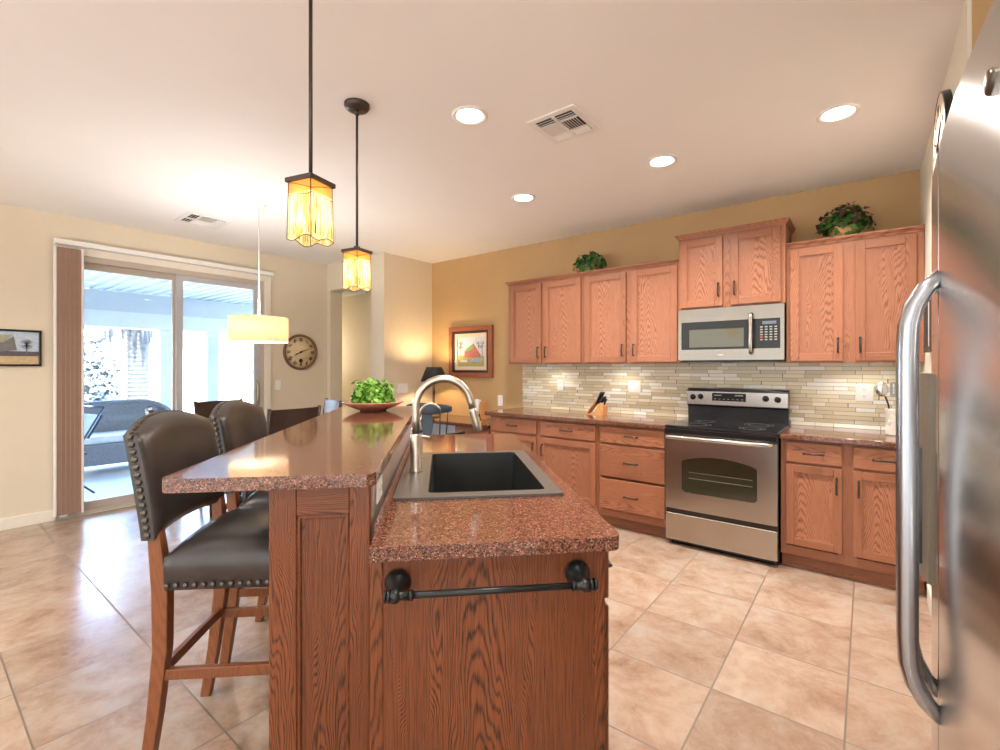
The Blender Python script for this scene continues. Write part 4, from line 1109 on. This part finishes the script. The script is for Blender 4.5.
flat(t, 'painted_roof', [(-.112, .004), (.026, .028), (.05, .106), (-.072, .042)], Y - .0016, pm('painted_roof_green', (.22, .42, .13)), cv)
flat(t, 'painted_roof_edge', [(.045, .10), (.055, .108), (.165, -.028), (.152, -.03)], Y - .0016, pm('painted_snow_white', (.75, .76, .80)), cv)
for (x, z, h, sd) in ((-.17, -.05, .20, 1), (.18, -.05, .2, 2), (.12, .0, .13, 3)):
    rr_ = random.Random(sd); m = MB()
    m.box(x - .004, x + .004, Y - .0012, Y - .0002, z, z + h * .6)
    for k in range(7):
        a = R(rr_.uniform(-60, 60)); m.box(x - .002, x + .002, Y - .0012, Y - .0002, z + h * .4, z + h * .9, 0, Matrix.Rotation(a, 4, 'Y'))
    m.build('painted_tree', pm('painted_bark', (.25, .20, .15)), cv)
flat(t, 'painted_snow', [(-.18, -.125), (-.06, -.13), (-.07, -.10), (-.17, -.10)], Y - .0008, pm('painted_white', (.75, .72, .62)), cv)
# panoramic picture on the left wall
t = frame('framed_picture', 'black framed wide picture of a teal barn on the left wall', 'picture', (XD, .40, 1.528), R(90), .74, .312, .018, .025, 'black')
cv = MB().box(-.354, .354, -.008, -.003, -.14, .14).build('print', pm('print_sky', (.50, .60, .70)), t)
flat(t, 'print_ground', [(-.354, -.14), (.354, -.14), (.354, -.055), (-.354, -.065)], -.0085, pm('print_straw', (.55, .40, .22)), cv)
flat(t, 'print_shade', [(-.354, -.075), (.354, -.068), (.354, -.03), (-.354, -.02)], -.0093, pm('print_dark', (.10, .09, .10)), cv)
flat(t, 'print_barn', [(-.354, -.03), (.11, -.035), (.11, .045), (-.354, .05)], -.010, pm('print_teal', (.045, .16, .22)), cv)
flat(t, 'print_roof', [(-.354, .048), (.14, .042), (.20, .11), (-.354, .11)], -.0107, pm('print_roof', (.36, .36, .24)), cv)
flat(t, 'print_gable', [(.11, -.035), (.22, -.02), (.20, .10), (.14, .045), (.11, .045)], -.0112, pm('print_wood', (.18, .17, .17)), cv)
m = MB()
for k in range(12):
    a = R(-66 + 12 * k); m.box(.276, .279, -.0118, -.0105, -.01, .075, 0, Matrix.Rotation(a, 4, 'Y'))
m.box(.274, .281, -.0118, -.0105, -.05, .03); m.build('print_tree', pm('print_branch', (.14, .15, .19)), cv)
flat(t, 'print_post', [(.03, -.09), (.045, -.09), (.045, -.04), (.03, -.04)], -.0112, pm('print_white', (.7, .68, .6)), cv)
# small dark frame on right wall
t = frame('framed_picture', 'narrow dark framed picture on the right wall, seen edge-on', 'picture', (XR, 3.52, 1.655), R(-90), .34, .41, .03, .03, 'bronze')
MB().box(-.142, .142, -.012, -.003, -.177, .177).build('print', pm('pale_print', (.70, .66, .58)), t)

# ------------------------------------------------------------------ bar stools (local +x faces the bar)
def make_stool(label, a):
    x, y = ixy(a, -.738)
    t = thing('bar_stool', label, 'bar stool', (x, y, 0), ISL - R(2), 'leather bar stools at the island')
    # rear legs run up into the back posts
    for s in (-1, 1):
        m = MB(); cs = []
        path = [(-.245, s * .188, 0), (-.215, s * .192, .20), (-.19, s * .196, .42), (-.188, s * .20, .62), (-.205, s * .203, .80), (-.235, s * .205, .98)]
        rings = []
        for i, p in enumerate(path):
            hw = (.017, .019, .021, .022, .019, .012)[i]; hd = (.019, .021, .024, .026, .020, .012)[i]
            rings.append([m.bm.verts.new((p[0] + dx * hd, p[1] + dy * hw, p[2])) for dx, dy in ((-1, -1), (1, -1), (1, 1), (-1, 1))])
        for A, B in zip(rings, rings[1:]):
            for k in range(4): m.bm.faces.new((A[k], A[(k + 1) % 4], B[(k + 1) % 4], B[k]))
        m.bm.faces.new(rings[0]); m.bm.faces.new(rings[-1])
        o = m.build('rear_leg', 'stoolw', t); md = o.modifiers.new('bevel', 'BEVEL'); md.width = .004; md.segments = 2
    for s in (-1, 1):
        m = MB(); path = [(.215, s * .20, 0), (.200, s * .20, .3), (.19, s * .20, .66)]
        rings = []
        for i, p in enumerate(path):
            hw = (.015, .019, .022)[i]
            rings.append([m.bm.verts.new((p[0] + dx * hw, p[1] + dy * hw, p[2])) for dx, dy in ((-1, -1), (1, -1), (1, 1), (-1, 1))])
        for A, B in zip(rings, rings[1:]):
            for k in range(4): m.bm.faces.new((A[k], A[(k + 1) % 4], B[(k + 1) % 4], B[k]))
        m.bm.faces.new(rings[0]); m.bm.faces.new(rings[-1])
        o = m.build('front_leg', 'stoolw', t); md = o.modifiers.new('bevel', 'BEVEL'); md.width = .004; md.segments = 2
    for s in (-1, 1): MB().box(-.185, .190, s * .197 - .011, s * .197 + .011, .315, .352, .003).build('side_stretcher', 'stoolw', t)
    MB().box(-.20 + .0, -.178, -.185, .185, .33, .365, .003).build('rear_stretcher', 'stoolw_h', t)
    MB().box(.188, .212, -.185, .185, .22, .262, .003).build('front_stretcher', 'stoolw_h', t)
    # seat
    m = MB(); bm2 = bmesh.new()
    NX, NY = 14, 14; hx, hy = .198, .226
    def sgnpow(v, e): return math.copysign(abs(v) ** e, v)
    G = []
    for i in range(NX + 1):
        row = []
        for j in range(NY + 1):
            u, v = -1 + 2 * i / NX, -1 + 2 * j / NY
            ed = max(0, 1 - max(abs(u), abs(v))); 
            z = .735 + .062 * (1 - u ** 4) ** .5 * (1 - v ** 4) ** .5 - .008 * (abs(u) < .5) * 0
            row.append(m.bm.verts.new((hx * u + .030, hy * v, z)))
        G.append(row)
    for i in range(NX):
        for j in range(NY): m.bm.faces.new((G[i][j], G[i + 1][j], G[i + 1][j + 1], G[i][j + 1])).smooth = True
    rim = [G[i][0] for i in range(NX + 1)] + [G[NX][j] for j in range(1, NY + 1)] + [G[i][NY] for i in range(NX - 1, -1, -1)] + [G[0][j] for j in range(NY - 1, 0, -1)]
    mid = [m.bm.verts.new(((v.co.x - .03) * 1.012 + .03, v.co.y * 1.012, .70)) for v in rim]; low = [m.bm.verts.new((v.co.x, v.co.y, .625)) for v in rim]
    for A, B in ((rim, mid), (mid, low)):
        for k in range(len(A)): m.bm.faces.new((A[k], A[(k + 1) % len(A)], B[(k + 1) % len(A)], B[k])).smooth = True
    m.bm.faces.new(low); bm2.free()
    m.build('seat', 'leather', t)
    m = MB()
    for s in (-1, 1):
        for k in range(14): m.ball((-.160 + .38 * k / 13, s * hy * 1.004, .640), .0095, (1, .6, 1), 8, 6)
    for k in range(20): m.ball((.03 + hx * 1.004, -.22 + .44 * k / 19, .640), .0085, (.6, 1, 1), 8, 6)
    m.build('seat_nailheads', 'nail', t)
    # padded camel back
    m = MB(); NW, NH = 20, 12; wd = .238
    def ztop(u): return 1.142 + .054 * (1 - abs(u) ** 2.4) ** 1.3
    def zbot(u): return .795 + .012 * (1 - u * u)
    def bx(u, z): return -.205 - .065 * ((z - .75) / .43) ** 1.25 - .028 * (1 - u * u)
    F, Bk = [], []
    for i in range(NW + 1):
        u = -1 + 2 * i / NW; f_, b_ = [], []
        for j in range(NH + 1):
            w_ = j / NH; z = zbot(u) + (ztop(u) - zbot(u)) * w_
            pad = .030 * (1 - abs(u) ** 6) ** .5 * (1 - abs(2 * w_ - 1) ** 6) ** .5
            x0_ = bx(u, z); hw = wd * (1 - .015 * (1 - w_))
            f_.append(m.bm.verts.new((x0_ + .016 + pad, hw * u, z))); b_.append(m.bm.verts.new((x0_ - .026 - pad * .3, hw * u, z)))
        F.append(f_); Bk.append(b_)
    for i in range(NW):
        for j in range(NH):
            m.bm.faces.new((F[i][j], F[i + 1][j], F[i + 1][j + 1], F[i][j + 1])).smooth = True
            m.bm.faces.new((Bk[i][j], Bk[i][j + 1], Bk[i + 1][j + 1], Bk[i + 1][j])).smooth = True
        m.bm.faces.new((F[i][0], Bk[i][0], Bk[i + 1][0], F[i + 1][0])); m.bm.faces.new((F[i][NH], F[i + 1][NH], Bk[i + 1][NH], Bk[i][NH])).smooth = True
    for j in range(NH):
        m.bm.faces.new((F[0][j], F[0][j + 1], Bk[0][j + 1], Bk[0][j])); m.bm.faces.new((F[NW][j], Bk[NW][j], Bk[NW][j + 1], F[NW][j + 1]))
    m.build('backrest', 'leather', t)
    m = MB()
    for s in (-1, 1):
        for k in range(14):
            z = .812 + .325 * k / 13; w_ = (z - .765) / .39
            m.ball((bx(s, z) - .005, s * (wd * (1 - .015 * (1 - w_)) + .001), z), .0115, (1, .6, 1), 10, 6)
    for k in range(21):
        u = -.92 + 1.84 * k / 20; m.ball((bx(u, ztop(u)) - .006, wd * u, ztop(u) + .001), .0085, (1, 1, .6), 8, 6)
    m.build('back_nailheads', 'nail', t)
    return t
s1 = make_stool('nearer brown leather nailhead bar stool at the island bar', 1.90)
s2 = copy_tree(s1); s2.location = ixy(2.475, -.74) + (0,); s2['label'] = 'farther brown leather nailhead bar stool, its back behind the nearer one'

# ------------------------------------------------------------------ dining set
TX, TY = -4.50, 2.02
t = thing('dining_table', 'round dark dining table under the drum pendant', 'table', (TX, TY, 0))
m = MB(); m.lathe([(.0001, .75), (.47, .75), (.48, .742), (.475, .725), (.44, .715), (.0001, .715)], n=40); m.build('table_top', 'dark_wood', t)
m = MB(); m.lathe([(.0001, .715), (.10, .715), (.07, .66), (.055, .5), (.075, .3), (.09, .16), (.06, .10), (.0001, .10)], n=24); m.build('pedestal', 'dark_wood', t)
for k in range(4):
    a = R(45 + 90 * k); c, s = math.cos(a), math.sin(a)
    MB().tube([(c * .05, s * .05, .16), (c * .16, s * .16, .12), (c * .27, s * .27, .05), (c * .32, s * .32, .012)], [.035, .032, .025, .012], 8).build('foot', 'dark_wood', t)
def make_dchair():
    t = thing('dining_chair', 'x', 'chair', (0, 0, 0), 0, 'dark dining chairs around the round table')
    for s in (-1, 1):
        MB().tube([(-.22, s * .19, 0), (-.195, s * .195, .25), (-.19, s * .20, .46), (-.215, s * .215, .75), (-.265, s * .222, 1.03)], [.016, .019, .021, .018, .016], 8).build('rear_leg', 'dark_wood', t)
        MB().tube([(.19, s * .19, 0), (.185, s * .195, .42)], [.014, .020], 8).build('front_leg', 'dark_wood', t)
    m = MB(); m.box(-.20, .21, -.21, .21, .43, .455, .006); m.build('seat_frame', 'dark_wood', t)
    m = MB(); m.box(-.20, .215, -.215, .215, .455, .495, .018, None, 3); m.build('seat_cushion', 'leather', t)
    def curved(z0, z1, nm, mat):
        m = MB(); N = 10
        for (za, zb_) in ((z0, z1),):
            V = []
            for i in range(N + 1):
                u = -1 + 2 * i / N; bow = -.03 * (1 - u * u)
                row = []
                for z in (za, zb_):
                    x = -.20 - .06 * ((z - .5) / .53) ** 1.3 + bow
                    row += [(x - .010, u * .21, z), (x + .012, u * .21, z)]
                V.append([m.bm.verts.new(p) for p in row])
            for A, B in zip(V, V[1:]):
                m.bm.faces.new((A[0], A[2], B[2], B[0])); m.bm.faces.new((A[1], B[1], B[3], A[3])); m.bm.faces.new((A[2], A[3], B[3], B[2])); m.bm.faces.new((A[0], B[0], B[1], A[1]))
            m.bm.faces.new(V[0]); m.bm.faces.new(V[-1][::-1])
        m.build(nm, mat, t)
    curved(.74, 1.02, 'back_panel', 'dark_wood'); curved(.58, .63, 'lower_rail', 'dark_wood')
    for s in (-1, 1): MB().box(-.19, .19, s * .192 - .009, s * .192 + .009, .20, .23, .003).build('side_stretcher', 'dark_wood', t)
    return t
d0 = make_dchair()
spots = [(-4.02, 2.03, 182, 'dark dining chair with its curved back to the bar, beside the farther stool'), (-4.98, 2.04, 3, 'dining chair in front of the sliding door, facing the room'),
         (-4.58, 1.53, 76, 'dining chair at the left of the table, seen edge-on by the glass door'), (-4.42, 2.52, 256, 'dining chair farthest right, below the wall clock')]
for i, (x, y, a, lb) in enumerate(spots):
    o = d0 if i == 0 else copy_tree(d0); o.location = (x, y, 0); o.rotation_euler.z = R(a); o['label'] = lb

# ------------------------------------------------------------------ desk corner
t = thing('built_in_desk', 'built-in desk with pale drawers in the back corner', 'desk', (-3.9, YB, 0)); OFF[t.name] = Vector((-3.9, YB, 0))
m = MB(); m.plate(rrect(-4.518, -3.08, 3.74, YB - .002, .01), [], .725, .76); m.build('desk_top', 'granite', t)
m = MB(); m.box(-3.60, -3.085, 3.80, YB - .01, .08, .7245); m.build('drawer_pedestal', 'oak_v', t)
for k in range(3): drawer(t, -3.585, -3.10, .52 - k * .21, .70 - k * .21, 3.78)
m = MB(); m.box(-4.515, -3.605, 3.96, 3.98, .05, .7245); m.build('modesty_panel', 'deskgrey', t)
t = thing('desk_lamp', 'black shaded desk lamp on the corner desk', 'lamp', (-4.16, 4.02, .7605))
m = MB(); m.lathe([(.0001, 0), (.075, 0), (.078, .012), (.05, .025), (.02, .035), (.012, .06), (.0001, .06)]); m.build('base', 'brass', t)
m = MB(); m.cyl((0, 0, .05), (0, 0, .50), .007, n=10); m.ball((0, 0, .30), .016); m.cyl((0, 0, .27), (0, 0, .33), .011, n=10); m.build('stem', 'blackm', t)
m = MB(); m.lathe([(.095, .605), (.165, .430), (.162, .430), (.092, .605)], n=36); m.build('lamp_shade', 'lampblack', t)
m = MB(); m.ball((0, 0, .50), .03, (1, 1, 1.3)); m.build('bulb', 'bulb', t)
lamp('desk_lamp_bulb', 'POINT', (0, 0, .56), 14, (1, .70, .36), .03, t)
# windsor chair
t = thing('windsor_chair', 'black windsor chair at the corner desk, behind the faucet', 'chair', (-3.52, 3.42, 0), R(112))
m = MB(); m.lathe([(.0001, .43), (.19, .43), (.215, .445), (.21, .465), (.0001, .455)], n=30); m.build('seat', 'blackm', t)
for k in range(4):
    a = R(45 + 90 * k); c, s = math.cos(a), math.sin(a)
    MB().tube([(c * .14, s * .14, .435), (c * .20, s * .20, .2), (c * .235, s * .235, 0)], [.014, .019, .012], 8).build('leg', 'blackm', t)
m = MB(); m.tube([(-.20, -.02, .2), (-.0, -.0, .21), (.20, .02, .2)], .011, 8) if False else m.tube([(.14, .14, .2), (-.14, .14, .2)], .010, 8).tube([(.14, -.14, .2), (-.14, -.14, .2)], .010, 8).tube([(0, .14, .2), (0, -.14, .2)], .010, 8); m.build('stretcher', 'blackm', t)
m = MB(); m.prism([(-.04, .455), (.04, .455), (.035, .64), (.06, .80), (.05, .93), (-.05, .93), (-.06, .80), (-.035, .64)], -.205, -.19, 'x'); sp_ = m.build('splat', plain('slate_blue_reflection', (.03, .055, .085), .35), t)  # black splat coloured blue for the light it reflects
for s in (-1, 1):
    for k in (1, 2):
        MB().tube([(-.17 + .0 * k, s * (.06 + .055 * k), .455), (-.21 + .03 * (k - 1), s * (.075 + .07 * k), .94)], .007, 8).build('spindle', 'blackm', t)
for s in (-1, 1):
    MB().tube([(-.20, s * .22, .70), (-.05, s * .27, .69), (.12, s * .26, .68), (.17, s * .24, .67)], [.016, .018, .022, .018], 8).build('arm', 'blackm', t)
    MB().tube([(.12, s * .17, .455), (.12, s * .25, .675)], .010, 8).build('arm_post', 'blackm', t)
m = MB(); N = 12; A_, B_ = [], []
for i in range(N + 1):
    u = -1 + 2 * i / N; y = .25 * u; x = -.225 + .06 * u * u; hh = .058 * (1 - .55 * u * u)
    A_.append([m.bm.verts.new(p) for p in ((x - .010, y, .955 - hh), (x + .010, y, .955 - hh), (x + .010, y, .955 + hh), (x - .010, y, .955 + hh))])
for A, B in zip(A_, A_[1:]):
    for k in range(4): m.bm.faces.new((A[k], A[(k + 1) % 4], B[(k + 1) % 4], B[k])).smooth = True
m.bm.faces.new(A_[0]); m.bm.faces.new(A_[-1]); cr_ = m.build('crest_rail', plain('blue_black_reflection', (.022, .034, .05), .3), t); md = cr_.modifiers.new('bevel', 'BEVEL'); md.width = .009; md.segments = 3; md.limit_method = 'ANGLE'; md.angle_limit = R(50)  # blue reflection on the black crest put into its colour
# cordless phone / small box on the desk
t = thing('cordless_phone', 'white cordless phone standing on the corner desk', 'phone', (-3.62, 4.2, .7605))
m = MB(); m.box(-.05, .05, -.05, .04, 0, .05, .01); m.build('cradle', 'darkgrey', t)
m = MB(); m.box(-.03, .03, -.02, .02, .045, .225, .008, Matrix.Rotation(R(-10), 4, 'X')); m.build('handset', 'plastic', t)
t = thing('letter_holder', 'small wooden holder beside the white phone on the desk', 'holder', (-3.545, 4.22, .7605))
m = MB(); m.box(-.012, .012, -.05, .05, 0, .20, .003); m.box(-.03, .03, -.05, .05, 0, .02, .003); m.build('holder', 'blockw', t)

# ------------------------------------------------------------------ patio outside
PZ = -.04
struct('floor_patio', MB().box(-9.6, XD - .15, -4, 8, PZ - .1, PZ), 'concrete')
struct('ground', MB().box(-40, -9.6, -25, 30, PZ - .14, PZ - .02), 'gravel')
m = MB(); y = -4.0
m.box(-9.0, XD - .15, -4, 8, 2.50, 2.56)
while y < 8: m.box(-9.0, XD - .16, y, y + .05, 2.468, 2.50); y += .15
struct('ceiling_patio', m, 'patio_white')
m = MB(); m.box(-8.85, -8.65, -4, 8, 2.18, 2.47); struct('trim_patio', m, 'patio_grey')
m = MB(); m.box(-9.0, -8.64, -4, 8, 1.95, 2.18); struct('trim_fascia', m, 'patio_white')
for i, (y, lb) in enumerate(((2.52, 'white square patio post seen through the left door pane'), (3.19, 'grey square patio post seen through the right door pane'))):
    o = thing('patio_post', lb, 'post', (-8.78, y, PZ)); 
    MB().box(-.08, .08, 0, .17, 0, 2.22, .01).build('shaft', 'patio_white' if i == 0 else 'patio_grey', o)
    MB().box(-.10, .10, -.02, .19, 0, .14, .008).build('plinth', 'patio_white', o)
    MB().box(-.10, .10, -.02, .19, 1.90, 1.99, .008).build('capital', 'patio_white', o)
o = MB().box(-15.2, -15.0, -14, 3.6, PZ - .02, 2.1).build('garden_wall', 'stucco'); tag(o, 'white stucco garden wall beyond the patio', 'wall')
t = thing('neighbour_house', 'pale house with small blue window beyond the patio', 'house', (-16.5, 5.2, PZ))
MB().box(-2.5, 1.2, -1.4, 5, 0, 2.6).build('house_wall', 'stucco', t)
m = MB(); m.prism([(-2.2, 2.55), (5.4, 2.55), (4.4, 3.3), (-1.0, 3.3)], -3.0, 1.7, 'x'); m.build('roof', 'roof', t)
f_ = MB().box(1.2, 1.24, .0, .75, 1.58, 2.10, .01).build('window', 'white', t); MB().box(1.235, 1.25, .05, .70, 1.62, 2.06).build('pane', plain('window_blue', (.25, .45, .62), .15), f_)
# palm
t = thing('palm_tree', 'thick ringed palm trunk with hanging dry fronds beyond the patio', 'palm', (-11.6, 2.98, PZ))
m = MB(); pr = [(.24, 0)]
z = 0
while z < 2.1: pr += [(.185, z + .02), (.175, z + .07), (.19, z + .085)]; z += .085
pr.append((.0001, z)); m.lathe(pr, n=24); m.build('trunk', 'palm', t)
m = MB(); rr_ = random.Random(5)
for k in range(34):
    a = rr_.uniform(0, 2 * PI); c, s = math.cos(a), math.sin(a); L = rr_.uniform(.4, .75)
    m.tube([(c * .14, s * .14, 2.05), (c * .36, s * .36, 2.5), (c * .55, s * .55, 2.5 - L * .2), (c * .5, s * .5, 2.55 - L)], [.03, .025, .04, .012], 5)
m.build('dry_fronds', 'dry', t)
m = MB()
for k in range(14):
    a = k * 2 * PI / 14; c, s = math.cos(a), math.sin(a)
    m.tube([(c * .1, s * .1, 2.2), (c * .6, s * .6, 3.2), (c * 1.4, s * 1.4, 3.3), (c * 2.0, s * 2.0, 2.8)], [.03, .08, .12, .02], 5)
m.build('crown_fronds', 'leaf_pale', t)
t = thing('garden_shrub', 'pale leafy shrub beyond the patio at the left of the palm', 'shrub', (-10.7, 2.10, PZ))
m = MB(); m.leaves((0, 0, 1.0), (.46, .46, 1.2), 900, .11, 9, False, .3); m.build('foliage', 'leaf_pale', t)
m = MB(); m.tube([(0, 0, 0), (.02, 0, 1.2)], [.04, .02], 8); m.build('stem', 'palm', t)
# wicker loveseat
t = thing('wicker_loveseat', 'grey wicker loveseat with curved back on the patio', 'sofa', (-8.2, 1.95, PZ), R(0))
m = MB(); m.box(-.32, .32, -.62, .62, .12, .40, .02); m.build('seat_base', 'wicker', t)
m = MB(); m.box(-.26, .32, -.56, .56, .40, .50, .04, None, 3); m.build('seat_cushion', plain('pale_cushion', (.62, .66, .70), .8), t)
m = MB()
N = 14
rows = []
for i in range(N + 1):
    u = -1 + 2 * i / N; x = -.30 + .28 * abs(u) ** 4; y = .66 * u; zt2 = .90 - .30 * abs(u) ** 5
    rows.append([m.bm.verts.new(p) for p in ((x - .025, y, .12), (x + .025, y, .12), (x + .02, y, zt2), (x - .02, y, zt2))])
for A, B in zip(rows, rows[1:]):
    for k in range(4): m.bm.faces.new((A[k], A[(k + 1) % 4], B[(k + 1) % 4], B[k])).smooth = True
m.bm.faces.new(rows[0]); m.bm.faces.new(rows[-1]); m.build('back', 'wicker', t)
m = MB(); m.tube([(-.30 + .28 * abs(-1 + 2 * i / 20) ** 4, .66 * (-1 + 2 * i / 20), .90 - .30 * abs(-1 + 2 * i / 20) ** 5) for i in range(21)], .035, 10); m.build('top_roll', 'wicker', t)
for s in (-1, 1): MB().tube([(0.0, s * .66, .60), (.20, s * .66, .60), (.32, s * .64, .50), (.33, s * .62, 0)], [.035, .035, .03, .025], 8).build('arm', 'wicker', t)
for sx in (-1, 1):
    for s in (-1, 1): MB().cyl((sx * .27, s * .55, 0), (sx * .27, s * .55, .13), .022, n=8).build('leg', 'wicker', t)
# folding chair in blue tube just outside the door
t = thing('folding_chair', 'blue metal folding chair just outside the sliding door', 'chair', (-6.95, 1.06, PZ), R(-78))
for s in (-1, 1):
    MB().tube([(.28, s * .24, 0), (-.05, s * .24, .45), (-.32, s * .24, .95)], .011, 8).build('leg', 'bluetube', t)
    MB().tube([(-.25, s * .21, 0), (.20, s * .21, .45)], .011, 8).build('leg', 'bluetube', t)
m = MB(); m.tube([(-.32, -.24, .95), (-.32, .24, .95)], .011, 8); m.tube([(.13, -.24, .20), (.13, .24, .20)], .008, 8); m.build('cross_bar', 'bluetube', t)
m = MB(); m.box(-.18, .22, -.22, .22, .44, .465, .008); m.build('seat', 'bluetube', t)
m = MB(); m.box(-.26, -.235, -.23, .23, .60, .88, .008, Matrix.Rotation(R(-28), 4, 'Y')); m.build('back', 'bluetube', t)
